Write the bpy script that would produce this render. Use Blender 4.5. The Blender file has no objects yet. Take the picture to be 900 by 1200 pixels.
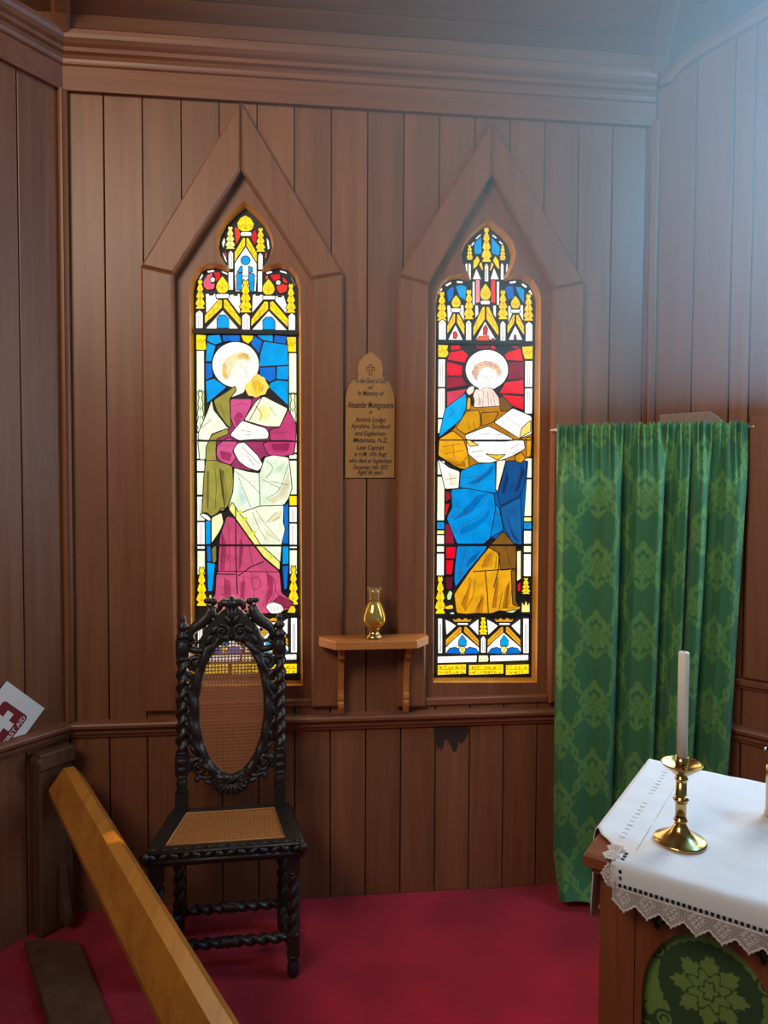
import bpy, bmesh, math, random
import numpy as np
from mathutils import Vector, Matrix
from mathutils.geometry import tessellate_polygon
random.seed(7); rng = np.random.default_rng(7)
PI = math.pi
S = bpy.context.scene
COL = S.collection

# ------------------------------------------------------------------ camera
F_PX, CAM_D, YAW, PITCH, ROLL = 821.2, 2.6807, .10534, -.036686, .0044213
CAM = np.array([0., -CAM_D, 1.6])
cy, sy, cp, sp = math.cos(YAW), math.sin(YAW), math.cos(PITCH), math.sin(PITCH)
fwd = np.array([sy*cp, cy*cp, sp]); r0 = np.array([cy, -sy, 0]); u0 = np.cross(r0, fwd)
RT = math.cos(ROLL)*r0 + math.sin(ROLL)*u0; UP = -math.sin(ROLL)*r0 + math.cos(ROLL)*u0
def ray(x, y): return (x-450)/F_PX*RT - (y-600)/F_PX*UP + fwd
def onY(x, y, yy):
    d = ray(x, y); return CAM + d*((yy-CAM[1])/d[1])
def onZ(x, y, z):
    d = ray(x, y); return CAM + d*((z-1.6)/d[2])
def onP(x, y, P0, n):
    d = ray(x, y); return CAM + d*(((np.array(P0)-CAM)@np.array(n))/(d@np.array(n)))
cam = bpy.data.cameras.new('camera'); co = bpy.data.objects.new('camera', cam); COL.objects.link(co)
cam.sensor_width = 36; cam.sensor_fit = 'AUTO'; cam.lens = F_PX*36/1200; cam.clip_start = .02
co.matrix_world = Matrix(((RT[0], UP[0], -fwd[0], CAM[0]), (RT[1], UP[1], -fwd[1], CAM[1]), (RT[2], UP[2], -fwd[2], CAM[2]), (0, 0, 0, 1)))
S.camera = co

# ------------------------------------------------------------------ materials
def lin(c):
    return tuple(((v/255)/12.92 if v/255 <= .04045 else ((v/255+.055)/1.055)**2.4) for v in c)
def new_mat(name):
    m = bpy.data.materials.new(name); m.use_nodes = True
    return m, m.node_tree.nodes, m.node_tree.links, m.node_tree.nodes['Principled BSDF']
def plain(name, rgb, rough=.5, metal=0., bump=0., bscale=60., var=.12, spec=.5, coat=0.):
    m, N, L, B = new_mat(name)
    c = lin(rgb)
    tc = N.new('ShaderNodeTexCoord'); no = N.new('ShaderNodeTexNoise'); no.inputs['Scale'].default_value = bscale; no.inputs['Detail'].default_value = 4
    L.new(tc.outputs['Object'], no.inputs['Vector'])
    mx = N.new('ShaderNodeMix'); mx.data_type = 'RGBA'
    mx.inputs[6].default_value = (*[v*(1-var) for v in c], 1); mx.inputs[7].default_value = (*[min(1, v*(1+var)) for v in c], 1)
    L.new(no.outputs['Fac'], mx.inputs[0]); L.new(mx.outputs[2], B.inputs['Base Color'])
    B.inputs['Roughness'].default_value = rough; B.inputs['Metallic'].default_value = metal
    B.inputs['Specular IOR Level'].default_value = spec; B.inputs['Coat Weight'].default_value = coat
    if bump:
        b = N.new('ShaderNodeBump'); b.inputs['Strength'].default_value = bump; b.inputs['Distance'].default_value = .004
        L.new(no.outputs['Fac'], b.inputs['Height']); L.new(b.outputs['Normal'], B.inputs['Normal'])
    return m
def wood(name, rgb, rgb2, rough=.42, axis='Z', scale=1., island=.22, knots=True, spec=.4):
    """grain runs along one object axis; every loose board gets its own tone"""
    m, N, L, B = new_mat(name)
    tc = N.new('ShaderNodeTexCoord'); geo = N.new('ShaderNodeNewGeometry')
    mp = N.new('ShaderNodeMapping')
    s = [14*scale]*3; s['XYZ'.index(axis)] = .7*scale; mp.inputs['Scale'].default_value = s
    L.new(tc.outputs['Object'], mp.inputs['Vector'])
    off = N.new('ShaderNodeVectorMath'); off.operation = 'ADD'
    mul = N.new('ShaderNodeMath'); mul.operation = 'MULTIPLY'; mul.inputs[1].default_value = 37
    L.new(geo.outputs['Random Per Island'], mul.inputs[0]); L.new(mp.outputs['Vector'], off.inputs[0]); L.new(mul.outputs[0], off.inputs[1])
    n1 = N.new('ShaderNodeTexNoise'); n1.inputs['Scale'].default_value = 1.6; n1.inputs['Detail'].default_value = 5; n1.inputs['Roughness'].default_value = .6; n1.inputs['Distortion'].default_value = .6
    n2 = N.new('ShaderNodeTexNoise'); n2.inputs['Scale'].default_value = 9; n2.inputs['Detail'].default_value = 3
    L.new(off.outputs[0], n1.inputs['Vector']); L.new(off.outputs[0], n2.inputs['Vector'])
    ad = N.new('ShaderNodeMath'); ad.operation = 'MULTIPLY_ADD'; ad.inputs[1].default_value = .35; L.new(n2.outputs['Fac'], ad.inputs[0]); L.new(n1.outputs['Fac'], ad.inputs[2])
    rp = N.new('ShaderNodeValToRGB'); rp.color_ramp.elements[0].position = .38; rp.color_ramp.elements[1].position = .95
    rp.color_ramp.elements[0].color = (*lin(rgb2), 1); rp.color_ramp.elements[1].color = (*lin(rgb), 1)
    L.new(ad.outputs[0], rp.inputs['Fac'])
    hs = N.new('ShaderNodeHueSaturation')
    mr = N.new('ShaderNodeMapRange'); mr.inputs[3].default_value = 1-island; mr.inputs[4].default_value = 1+island
    L.new(geo.outputs['Random Per Island'], mr.inputs[0]); L.new(mr.outputs[0], hs.inputs['Value']); L.new(rp.outputs['Color'], hs.inputs['Color'])
    L.new(hs.outputs['Color'], B.inputs['Base Color'])
    B.inputs['Roughness'].default_value = rough; B.inputs['Specular IOR Level'].default_value = spec
    b = N.new('ShaderNodeBump'); b.inputs['Strength'].default_value = .10; b.inputs['Distance'].default_value = .002
    L.new(n2.outputs['Fac'], b.inputs['Height']); L.new(b.outputs['Normal'], B.inputs['Normal'])
    return m
_glass = {}
def glass(rgb, strength=1.0):
    """lit stained glass: the daylight it lets through, with a mottled tint"""
    k = (tuple(rgb), strength)
    if k in _glass: return _glass[k]
    m, N, L, B = new_mat('stained_glass_%d_%d_%d' % tuple(rgb))
    tc = N.new('ShaderNodeTexCoord'); no = N.new('ShaderNodeTexNoise'); no.inputs['Scale'].default_value = 28; no.inputs['Detail'].default_value = 3
    L.new(tc.outputs['Object'], no.inputs['Vector'])
    rp = N.new('ShaderNodeValToRGB'); c = lin(rgb)
    rp.color_ramp.elements[0].position = .32; rp.color_ramp.elements[1].position = .62
    rp.color_ramp.elements[0].color = (*[v*.78 for v in c], 1); rp.color_ramp.elements[1].color = (*c, 1)
    L.new(no.outputs['Fac'], rp.inputs['Fac'])
    B.inputs['Base Color'].default_value = (*[v*.04 for v in c], 1); B.inputs['Roughness'].default_value = .4; B.inputs['Specular IOR Level'].default_value = .08
    L.new(rp.outputs['Color'], B.inputs['Emission Color']); B.inputs['Emission Strength'].default_value = strength*GLASS_GAIN
    _glass[k] = m; return m
GLASS_GAIN = 1.35
M = {}
M['wall'] = wood('varnished_wall_boards', (138, 88, 58), (106, 64, 42), island=.12)
M['wall_h'] = wood('varnished_boards_level', (132, 84, 58), (100, 62, 42), axis='X', island=.1)
M['trim'] = wood('varnished_trim', (140, 88, 57), (112, 67, 43), axis='Z', island=.05)
M['trim_h'] = wood('varnished_trim_level', (140, 86, 58), (110, 66, 44), axis='X', island=.1)
M['reveal'] = wood('glow_tinted_reveal', (226, 160, 74), (190, 122, 48), axis='Z', island=.04)  # window glow on the reveal edges put into a lighter gold colour
M['shelf'] = wood('honey_brown_shelf_wood', (200, 124, 62), (158, 92, 44), axis='X', island=.06)
M['rail'] = wood('honey_varnished_rail', (196, 128, 50), (150, 88, 30), axis='Y', island=.04, rough=.3)
M['dark'] = plain('dark_gap', (22, 14, 12), .8)
M['post'] = wood('dull_brown_post', (104, 72, 50), (74, 48, 34), axis='Z', island=.06)
M['altar'] = wood('reddish_altar_wood', (150, 84, 50), (112, 54, 34), axis='Z', island=.06, rough=.35)
M['ebony'] = plain('blackened_carved_oak', (38, 31, 28), .38, bump=.5, bscale=90, var=.3)
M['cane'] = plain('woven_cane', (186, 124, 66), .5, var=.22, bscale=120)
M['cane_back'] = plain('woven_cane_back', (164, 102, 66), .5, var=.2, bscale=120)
M['brass'] = plain('polished_brass', (198, 164, 100), .2, metal=1., bump=.04, bscale=30, var=.06)
M['brass_dull'] = plain('engraved_brass_plate', (164, 114, 56), .55, metal=.25, var=.16, bscale=35)
M['ink'] = plain('black_lettering', (30, 22, 16), .7)
M['lead'] = plain('lead_came', (20, 19, 21), .6)
M['linepaint'] = plain('painted_glass_line', (84, 66, 54), .6)
M['wax'] = plain('ivory_candle_wax', (240, 236, 222), .45, var=.02)
M['linen'] = plain('white_linen', (236, 236, 238), .85, bump=.25, bscale=22, var=.02)
M['lace'] = plain('crocheted_lace', (226, 214, 208), .9, bump=.5, bscale=300, var=.05)
M['card'] = plain('white_card', (232, 230, 228), .6, var=.02)
M['red'] = plain('dark_red_print', (128, 24, 32), .6, var=.04)
M['stain'] = plain('bare_dark_timber', (50, 34, 29), .8, var=.25)
M['hessian'] = plain('speckled_grey_brown_board', (150, 128, 112), .9, bump=.5, bscale=140, var=.25)
M['rod'] = plain('pale_metal_rod', (190, 190, 186), .35, metal=.7)
# carpet
m, N, L, B = new_mat('red_carpet'); tc = N.new('ShaderNodeTexCoord')
a = N.new('ShaderNodeTexNoise'); a.inputs['Scale'].default_value = 420; a.inputs['Detail'].default_value = 3
b = N.new('ShaderNodeTexNoise'); b.inputs['Scale'].default_value = 3.5; b.inputs['Detail'].default_value = 3
L.new(tc.outputs['Object'], a.inputs['Vector']); L.new(tc.outputs['Object'], b.inputs['Vector'])
ad = N.new('ShaderNodeMath'); ad.operation = 'MULTIPLY_ADD'; ad.inputs[1].default_value = .6; L.new(a.outputs['Fac'], ad.inputs[0]); L.new(b.outputs['Fac'], ad.inputs[2])
rp = N.new('ShaderNodeValToRGB'); rp.color_ramp.elements[0].position = .5; rp.color_ramp.elements[1].position = 1.05
rp.color_ramp.elements[0].color = (*lin((122, 8, 28)), 1); rp.color_ramp.elements[1].color = (*lin((182, 20, 44)), 1)
L.new(ad.outputs[0], rp.inputs['Fac']); L.new(rp.outputs['Color'], B.inputs['Base Color']); B.inputs['Roughness'].default_value = .95; B.inputs['Specular IOR Level'].default_value = .1
bp = N.new('ShaderNodeBump'); bp.inputs['Strength'].default_value = .6; bp.inputs['Distance'].default_value = .004; L.new(a.outputs['Fac'], bp.inputs['Height']); L.new(bp.outputs['Normal'], B.inputs['Normal'])
B.inputs['Sheen Weight'].default_value = .15
M['carpet'] = m
def damask_mat(name, ground, motif):
    m, N, L, B = new_mat(name)
    at = N.new('ShaderNodeAttribute'); at.attribute_name = 'motif'
    mx = N.new('ShaderNodeMix'); mx.data_type = 'RGBA'; mx.inputs[6].default_value = (*lin(ground), 1); mx.inputs[7].default_value = (*lin(motif), 1)
    L.new(at.outputs['Fac'], mx.inputs[0]); L.new(mx.outputs[2], B.inputs['Base Color'])
    B.inputs['Roughness'].default_value = .7; B.inputs['Sheen Weight'].default_value = .15
    tc = N.new('ShaderNodeTexCoord'); no = N.new('ShaderNodeTexNoise'); no.inputs['Scale'].default_value = 500
    L.new(tc.outputs['Object'], no.inputs['Vector'])
    bp = N.new('ShaderNodeBump'); bp.inputs['Strength'].default_value = .2; bp.inputs['Distance'].default_value = .002; L.new(no.outputs['Fac'], bp.inputs['Height']); L.new(bp.outputs['Normal'], B.inputs['Normal'])
    return m
M['damask'] = damask_mat('green_damask_curtain', (46, 106, 64), (86, 136, 68))
M['frontal'] = damask_mat('green_damask_frontal', (48, 76, 40), (118, 142, 64))
# clear glass
m, N, L, B = new_mat('clear_glass'); B.inputs['Transmission Weight'].default_value = 1; B.inputs['Roughness'].default_value = .03; B.inputs['Base Color'].default_value = (.95, .93, .85, 1); B.inputs['IOR'].default_value = 1.45
M['clear'] = m
m, N, L, B = new_mat('amber_lustre_glass'); B.inputs['Transmission Weight'].default_value = .45; B.inputs['Roughness'].default_value = .08; B.inputs['Base Color'].default_value = (*lin((222, 178, 84)), 1); B.inputs['Metallic'].default_value = .45
M['amber'] = m

HAZE_C, HAZE_R, HAZE_D = (1.55, -.70, 3.25), 2.25, 1.25
m = bpy.data.materials.new('glare_veil'); m.use_nodes = True; N, L = m.node_tree.nodes, m.node_tree.links; N.remove(N['Principled BSDF'])
v = N.new('ShaderNodeVolumeScatter'); v.inputs['Anisotropy'].default_value = .1; v.inputs['Color'].default_value = (.50, .80, 1, 1)  # blue of the glare tinted into the scatter colour
# veil of glare put into the density: thickest at upper right, thinning outwards
ge = N.new('ShaderNodeNewGeometry'); ds = N.new('ShaderNodeVectorMath'); ds.operation = 'DISTANCE'; ds.inputs[1].default_value = HAZE_C; L.new(ge.outputs['Position'], ds.inputs[0])
mr = N.new('ShaderNodeMapRange'); mr.inputs[1].default_value = 0; mr.inputs[2].default_value = HAZE_R; mr.inputs[3].default_value = 1; mr.inputs[4].default_value = 0; L.new(ds.outputs['Value'], mr.inputs[0])
pw = N.new('ShaderNodeMath'); pw.operation = 'POWER'; pw.inputs[1].default_value = 2; L.new(mr.outputs[0], pw.inputs[0])
mm = N.new('ShaderNodeMath'); mm.operation = 'MULTIPLY'; mm.inputs[1].default_value = HAZE_D; L.new(pw.outputs[0], mm.inputs[0]); L.new(mm.outputs[0], v.inputs['Density'])
L.new(v.outputs[0], N['Material Output'].inputs['Volume']); M['haze'] = m
m, N, L, B = new_mat('thin_amber_glass'); B.inputs['Transmission Weight'].default_value = .75; B.inputs['Roughness'].default_value = .12; B.inputs['IOR'].default_value = 1.1; B.inputs['Base Color'].default_value = (*lin((226, 196, 130)), 1); B.inputs['Metallic'].default_value = .15
M['amber2'] = m
# ------------------------------------------------------------------ mesh helpers
class MB:
    def __init__(s): s.v = []; s.f = []; s.m = []; s.sm = []
    def add(s, verts, faces, mat=0, smooth=False):
        o = len(s.v); s.v += [tuple(map(float, p)) for p in verts]
        s.f += [tuple(i+o for i in f) for f in faces]; s.m += [mat]*len(faces); s.sm += [smooth]*len(faces)
        return s
    def box(s, c, d, mat=0, R=None):
        x, y, z = [k/2 for k in d]; P = [(-x, -y, -z), (x, -y, -z), (x, y, -z), (-x, y, -z), (-x, -y, z), (x, -y, z), (x, y, z), (-x, y, z)]
        P = [Vector(p) for p in P]
        if R is not None: P = [R @ p for p in P]
        return s.add([p+Vector(c) for p in P], [(0, 3, 2, 1), (4, 5, 6, 7), (0, 1, 5, 4), (1, 2, 6, 5), (2, 3, 7, 6), (3, 0, 4, 7)], mat)
    def prism(s, poly, mp, d0, d1, mat=0, bevel=0., smooth=False):
        """poly: 2D outline; mp(a,b,d) -> 3D; from depth d0 (back) to d1 (front, bevelled)"""
        n = len(poly)
        ar = sum(poly[i][0]*poly[(i+1) % n][1]-poly[(i+1) % n][0]*poly[i][1] for i in range(n))
        if ar < 0: poly = poly[::-1]
        rings = [(poly, d0)]
        if bevel:
            sg = 1 if d1 > d0 else -1
            rings += [(poly, d1-sg*bevel), (inset(poly, bevel), d1)]
        else: rings += [(poly, d1)]
        V = []; Fc = []
        for pl, d in rings: V += [mp(a, b, d) for a, b in pl]
        k = len(rings)
        for r in range(k-1):
            for i in range(n):
                j = (i+1) % n; Fc.append((r*n+i, r*n+j, (r+1)*n+j, (r+1)*n+i))
        tri = tessellate_polygon([[Vector((a, b, 0)) for a, b in rings[-1][0]]])
        for t in tri: Fc.append(tuple((k-1)*n+i for i in t))
        tri = tessellate_polygon([[Vector((a, b, 0)) for a, b in poly]])
        for t in tri: Fc.append(tuple(i for i in t[::-1]))
        return s.add(V, Fc, mat, smooth)
    def ringplate(s, outer, inner, mp, d0, d1, mat=0):
        """plate with a hole; both outlines 2D"""
        no, ni = len(outer), len(inner)
        tri = tessellate_polygon([[Vector((a, b, 0)) for a, b in outer], [Vector((a, b, 0)) for a, b in inner]])
        pts = list(outer)+list(inner); n = no+ni
        V = [mp(a, b, d0) for a, b in pts]+[mp(a, b, d1) for a, b in pts]
        Fc = [tuple(t) for t in tri]+[tuple(i+n for i in t[::-1]) for t in tri]
        for i in range(no): j = (i+1) % no; Fc.append((i, j, j+n, i+n))
        for i in range(ni): j = (i+1) % ni; Fc.append((no+i, no+i+n, no+j+n, no+j))
        return s.add(V, Fc, mat)
    def tube(s, pts, rad, seg=8, mat=0, cap=True, smooth=True, flat=1.):
        P = [Vector(p) for p in pts]; n = len(P)
        if not hasattr(rad, '__len__'): rad = [rad]*n
        V = []; Fc = []; nrm = None
        for i in range(n):
            t = (P[min(i+1, n-1)]-P[max(i-1, 0)]).normalized()
            if nrm is None:
                nrm = t.orthogonal().normalized()
            nrm = (nrm-t*nrm.dot(t)).normalized(); bi = t.cross(nrm)
            for k in range(seg):
                a = 2*PI*k/seg; V.append(P[i]+(nrm*math.cos(a)+bi*math.sin(a)*flat)*rad[i])
        for i in range(n-1):
            for k in range(seg):
                j = (k+1) % seg; Fc.append((i*seg+k, i*seg+j, (i+1)*seg+j, (i+1)*seg+k))
        if cap: Fc.append(tuple(range(seg))[::-1]); Fc.append(tuple((n-1)*seg+k for k in range(seg)))
        return s.add(V, Fc, mat, smooth)
    def lathe(s, prof, seg=24, c=(0, 0, 0), mat=0, mp=None, smooth=True):
        """prof: (radius, height) along +Z from c"""
        V = []; Fc = []; n = len(prof)
        for r, z in prof:
            for k in range(seg):
                a = 2*PI*k/seg; V.append((c[0]+r*math.cos(a), c[1]+r*math.sin(a), c[2]+z))
        for i in range(n-1):
            for k in range(seg):
                j = (k+1) % seg; Fc.append((i*seg+k, i*seg+j, (i+1)*seg+j, (i+1)*seg+k))
        Fc.append(tuple(range(seg))[::-1]); Fc.append(tuple((n-1)*seg+k for k in range(seg)))
        if mp: V = [mp(*p) for p in V]
        return s.add(V, Fc, mat, smooth)
    def spun(s, p0, p1, fr, seg=20, n=None, twist=0., amp=.2, mat=0):
        """turned (fr(t)->radius) or barley-twist spindle from p0 to p1"""
        p0, p1 = Vector(p0), Vector(p1); ax = (p1-p0); ln = ax.length; ax.normalize()
        a1 = ax.orthogonal().normalized(); a2 = ax.cross(a1); n = n or max(8, int(ln/.004))
        V = []; Fc = []
        for i in range(n+1):
            t = i/n; r = fr(t); e = min(1, min(t, 1-t)*ln/.012)
            for k in range(seg):
                a = 2*PI*k/seg; rr = r*(1+(amp*e*math.cos(2*(a)-twist*t*ln) if twist else 0))
                V.append(p0+ax*(ln*t)+(a1*math.cos(a)+a2*math.sin(a))*rr)
        for i in range(n):
            for k in range(seg):
                j = (k+1) % seg; Fc.append((i*seg+k, i*seg+j, (i+1)*seg+j, (i+1)*seg+k))
        Fc.append(tuple(range(seg))[::-1]); Fc.append(tuple(n*seg+k for k in range(seg)))
        return s.add(V, Fc, mat, True)
    def blob(s, c, r, mat=0, seg=12, R=None):
        V = []; Fc = []; n = seg//2
        for i in range(n+1):
            th = PI*i/n
            for k in range(seg):
                a = 2*PI*k/seg; p = Vector((r[0]*math.sin(th)*math.cos(a), r[1]*math.sin(th)*math.sin(a), r[2]*math.cos(th)))
                if R is not None: p = R @ p
                V.append(p+Vector(c))
        for i in range(n):
            for k in range(seg):
                j = (k+1) % seg; Fc.append((i*seg+k, (i+1)*seg+k, (i+1)*seg+j, i*seg+j))
        return s.add(V, Fc, mat, True)
    def build(s, name, mats, parent=None, fix=True):
        me = bpy.data.meshes.new(name); me.from_pydata(s.v, [], s.f)
        if not isinstance(mats, (list, tuple)): mats = [mats]
        for m in mats: me.materials.append(m)
        me.polygons.foreach_set('material_index', s.m); me.polygons.foreach_set('use_smooth', s.sm)
        if fix:
            bm = bmesh.new(); bm.from_mesh(me); bmesh.ops.recalc_face_normals(bm, faces=bm.faces); bm.to_mesh(me); bm.free()
        o = bpy.data.objects.new(name, me); COL.objects.link(o)
        if parent: o.parent = parent
        return o
def inset(poly, d):
    n = len(poly); out = []
    for i in range(n):
        p, a, b = Vector(poly[i]), Vector(poly[i-1]), Vector(poly[(i+1) % n])
        e1 = (p-a); e2 = (b-p)
        if e1.length < 1e-9 or e2.length < 1e-9: out.append(tuple(p)); continue
        e1.normalize(); e2.normalize(); n1 = Vector((-e1.y, e1.x)); n2 = Vector((-e2.y, e2.x)); m = n1+n2
        if m.length < 1e-6: m = n1
        m.normalize(); k = max(.4, m.dot(n1)); out.append(tuple(p+m*(d/k)))
    return out
def tag(o, label=None, cat=None, group=None, kind=None):
    if label: o['label'] = label
    if cat: o['category'] = cat
    if group: o['group'] = group
    if kind: o['kind'] = kind
    return o
def empty(name, loc=(0, 0, 0), rz=0.):
    o = bpy.data.objects.new(name, None); o.location = loc; o.rotation_euler = (0, 0, rz); o.empty_display_size = .1; COL.objects.link(o); return o
def struct(o, label, cat): return tag(o, label, cat, kind='structure')
def arc(cx, cy_, r, a0, a1, n, ry=None):
    ry = ry or r
    return [(cx+r*math.cos(math.radians(a0+(a1-a0)*i/n)), cy_+ry*math.sin(math.radians(a0+(a1-a0)*i/n))) for i in range(n+1)]
def spiral(cx, cz, r0, r1, a0, turns, n=40):
    return [(cx+(r0+(r1-r0)*i/n)*math.cos(a0+turns*2*PI*i/n), cz+(r0+(r1-r0)*i/n)*math.sin(a0+turns*2*PI*i/n)) for i in range(n+1)]
def lettering(name, lines, mat, mp, parent, depth=.0006, shear=0.):
    """lines: (text, centre x, baseline y, size[, max width]); mp(x, y, d) -> 3D; one mesh"""
    mb = MB(); dg = None
    for ln in lines:
        t, cx, by, sz = ln[:4]
        cu = bpy.data.curves.new('text_tmp', 'FONT'); cu.body = t; cu.size = sz; cu.align_x = 'CENTER'; cu.shear = shear; cu.offset = sz*.012; cu.resolution_u = 3
        o = bpy.data.objects.new('text_tmp', cu); COL.objects.link(o)
        bpy.context.view_layer.update(); dg = bpy.context.evaluated_depsgraph_get()
        me = bpy.data.meshes.new_from_object(o.evaluated_get(dg))
        xs = [v.co.x for v in me.vertices] or [0]
        w = max(xs)-min(xs); k = 1.
        if len(ln) > 4: k = ln[4]/max(w, 1e-6)
        mb.add([mp(cx+v.co.x*k, by+v.co.y, depth) for v in me.vertices], [tuple(p.vertices) for p in me.polygons])
        bpy.data.objects.remove(o); bpy.data.curves.remove(cu); bpy.data.meshes.remove(me)
    return mb.build(name, mat, parent, fix=False)

# ------------------------------------------------------------------ wall frames
LC = np.array([-.887, 0, 0]); LD = np.array([-.63, -.777, 0]); LN = np.array([.777, -.63, 0])
RC = np.array([1.35, 0, 0]); RD = np.array([.643, -.766, 0]); RN = np.array([-.766, -.643, 0])
def mpB(a, z, d): return (a, -d, z)                       # back wall: d out into the room
def mpL(t, z, d): return tuple(LC+LD*t+LN*d+np.array([0, 0, z]))
def mpR(t, z, d): return tuple(RC+RD*t+RN*d+np.array([0, 0, z]))

# ------------------------------------------------------------------ the windows' outlines (x, z on the back wall)
WIN = [dict(cx=-.2525, xi=(-.497, .006), xo=(-.612, .124), zk=2.394, zki=2.372, za=3.004, zai=2.757, zb=.775),
       dict(cx=.689, xi=(.4455, .940), xo=(.333, 1.060), zk=2.394, zki=2.366, za=2.985, zai=2.790, zb=.765)]
def opening(w, e=0.): return [(w['xi'][0]-e, w['zb']), (w['xi'][1]+e, w['zb']), (w['xi'][1]+e, w['zki']+e*.4), (w['cx'], w['zai']+e*1.6), (w['xi'][0]-e, w['zki']+e*.4)]
def top_at(w, x, e):
    o = opening(w, e); (xr, zr), (xa, za), (xl, zl) = o[2], o[3], o[4]
    return zl+(za-zl)*(x-xl)/(xa-xl) if x <= xa else za+(zr-za)*(x-xa)/(xr-xa)
EO = .04
# ---- back wall: vertical boards, with real grooves, cut round the two windows
mb = MB(); bw = .1372; gap = .0044; dpt = .014
edges = [-.887]+[-.7445+bw*i for i in range(40) if -.7445+bw*i < 1.34]+[1.35]
for a, b in zip(edges[:-1], edges[1:]):
    a2, b2 = a+gap/2, b-gap/2
    spans = [w for w in WIN if b2 > w['xi'][0]-EO and a2 < w['xi'][1]+EO]
    if not spans: mb.prism([(a2, 0), (b2, 0), (b2, 3.2), (a2, 3.2)], mpB, -dpt, 0, bevel=.0018); continue
    w = spans[0]; xl, xr = w['xi'][0]-EO, w['xi'][1]+EO
    mb.prism([(a2, 0), (b2, 0), (b2, w['zb']-.02), (a2, w['zb']-.02)], mpB, -dpt, 0, bevel=.0018)
    if a2 < xl: mb.prism([(a2, w['zb']-.02), (xl, w['zb']-.02), (xl, 3.2), (a2, 3.2)], mpB, -dpt, 0)
    if b2 > xr: mb.prism([(xr, w['zb']-.02), (b2, w['zb']-.02), (b2, 3.2), (xr, 3.2)], mpB, -dpt, 0)
    a3, b3 = max(a2, xl), min(b2, xr)
    xs = [a3]+([w['cx']] if a3 < w['cx'] < b3 else [])+[b3]
    mb.prism([(x, top_at(w, x, EO)) for x in xs]+[(b3, 3.2), (a3, 3.2)], mpB, -dpt, 0)
# backing with the same holes
outer = [(-.93, -.02), (1.40, -.02), (1.40, 3.25), (-.93, 3.25)]
tri = tessellate_polygon([[Vector((*p, 0)) for p in outer]]+[[Vector((*p, 0)) for p in opening(w, .03)] for w in WIN])
pts = outer+opening(WIN[0], .03)+opening(WIN[1], .03)
mb.add([mpB(x, z, -dpt-.002) for x, z in pts], [tuple(t) for t in tri], 1)
wall_back = struct(mb.build('wall_back', [M['wall'], M['dark']]), 'red-brown varnished tongue and groove boarded wall around both stained glass windows', 'wall')
# stain where the varnish is missing, its ragged edge running down under the chair rail
pts = [(508, 851), (548, 848), (549, 858), (545, 866), (541, 872), (538, 868), (535, 880), (531, 881), (528, 873), (525, 868), (521, 866), (520, 874), (517, 881), (515, 874), (513, 880), (511, 869), (509, 871)]
mb = MB().prism([tuple(onY(*p, 0)[[0, 2]]) for p in pts], mpB, .0002, .0012)
st = mb.build('dark_stain', M['stain'], wall_back)
st['label'] = 'ragged dark patch under the chair rail'
# ---- side walls
def sidewall(name, mp, t_edges, ztop, mats, hole=None):
    mb = MB()
    for a, b in zip(t_edges[:-1], t_edges[1:]):
        a2, b2 = a+gap/2, b-gap/2
        if hole and a2 < hole[1] and b2 > hole[0]:
            mb.prism([(a2, 0), (b2, 0), (b2, hole[2]), (a2, hole[2])], mp, -dpt, 0, bevel=.0018)
            mb.prism([(a2, hole[3]), (b2, hole[3]), (b2, ztop), (a2, ztop)], mp, -dpt, 0, bevel=.0018)
        else: mb.prism([(a2, 0), (b2, 0), (b2, ztop), (a2, ztop)], mp, -dpt, 0, bevel=.0018)
    t0, t1 = t_edges[0]-.02, t_edges[-1]
    if hole:
        for q in ((t0, hole[0], -.02, ztop), (hole[1], t1, -.02, ztop), (hole[0], hole[1], -.02, hole[2]), (hole[0], hole[1], hole[3], ztop)):
            mb.prism([(q[0], q[2]), (q[1], q[2]), (q[1], q[3]), (q[0], q[3])], mp, -.05, -dpt-.001, 1)
    else: mb.prism([(t0, -.02), (t1, -.02), (t1, ztop), (t0, ztop)], mp, -.05, -dpt-.001, 1)
    return mb.build(name, mats)
struct(sidewall('wall_left', mpL, [.0, .167]+[.167+.137*i for i in range(1, 12)], 3.2, [M['wall'], M['dark']]), 'dark boarded wall at the left with the first aid card', 'wall')
RW = (.56, 1.18, .98, 2.9)
tR = [.0, .157, .292, .361, .56, .715, .87, 1.025, 1.18]+[1.18+.137*i for i in range(1, 9)]
struct(sidewall('wall_right', mpR, tR, 3.62, [M['wall'], M['dark']], RW), 'blue-lit boarded wall at the right behind the altar', 'wall')
# ---- floor
mb = MB(); nx = 1
mb.add([(-2.6, -4.2, 0), (3.6, -4.2, 0), (3.6, .0, 0), (-2.6, .0, 0), (-2.6, -4.2, -.03), (3.6, -4.2, -.03), (3.6, .0, -.03), (-2.6, .0, -.03)], [(0, 1, 2, 3), (7, 6, 5, 4), (0, 4, 5, 1), (1, 5, 6, 2), (2, 6, 7, 3), (3, 7, 4, 0)])
struct(mb.build('floor', M['carpet']), 'deep red carpet', 'floor')
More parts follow.
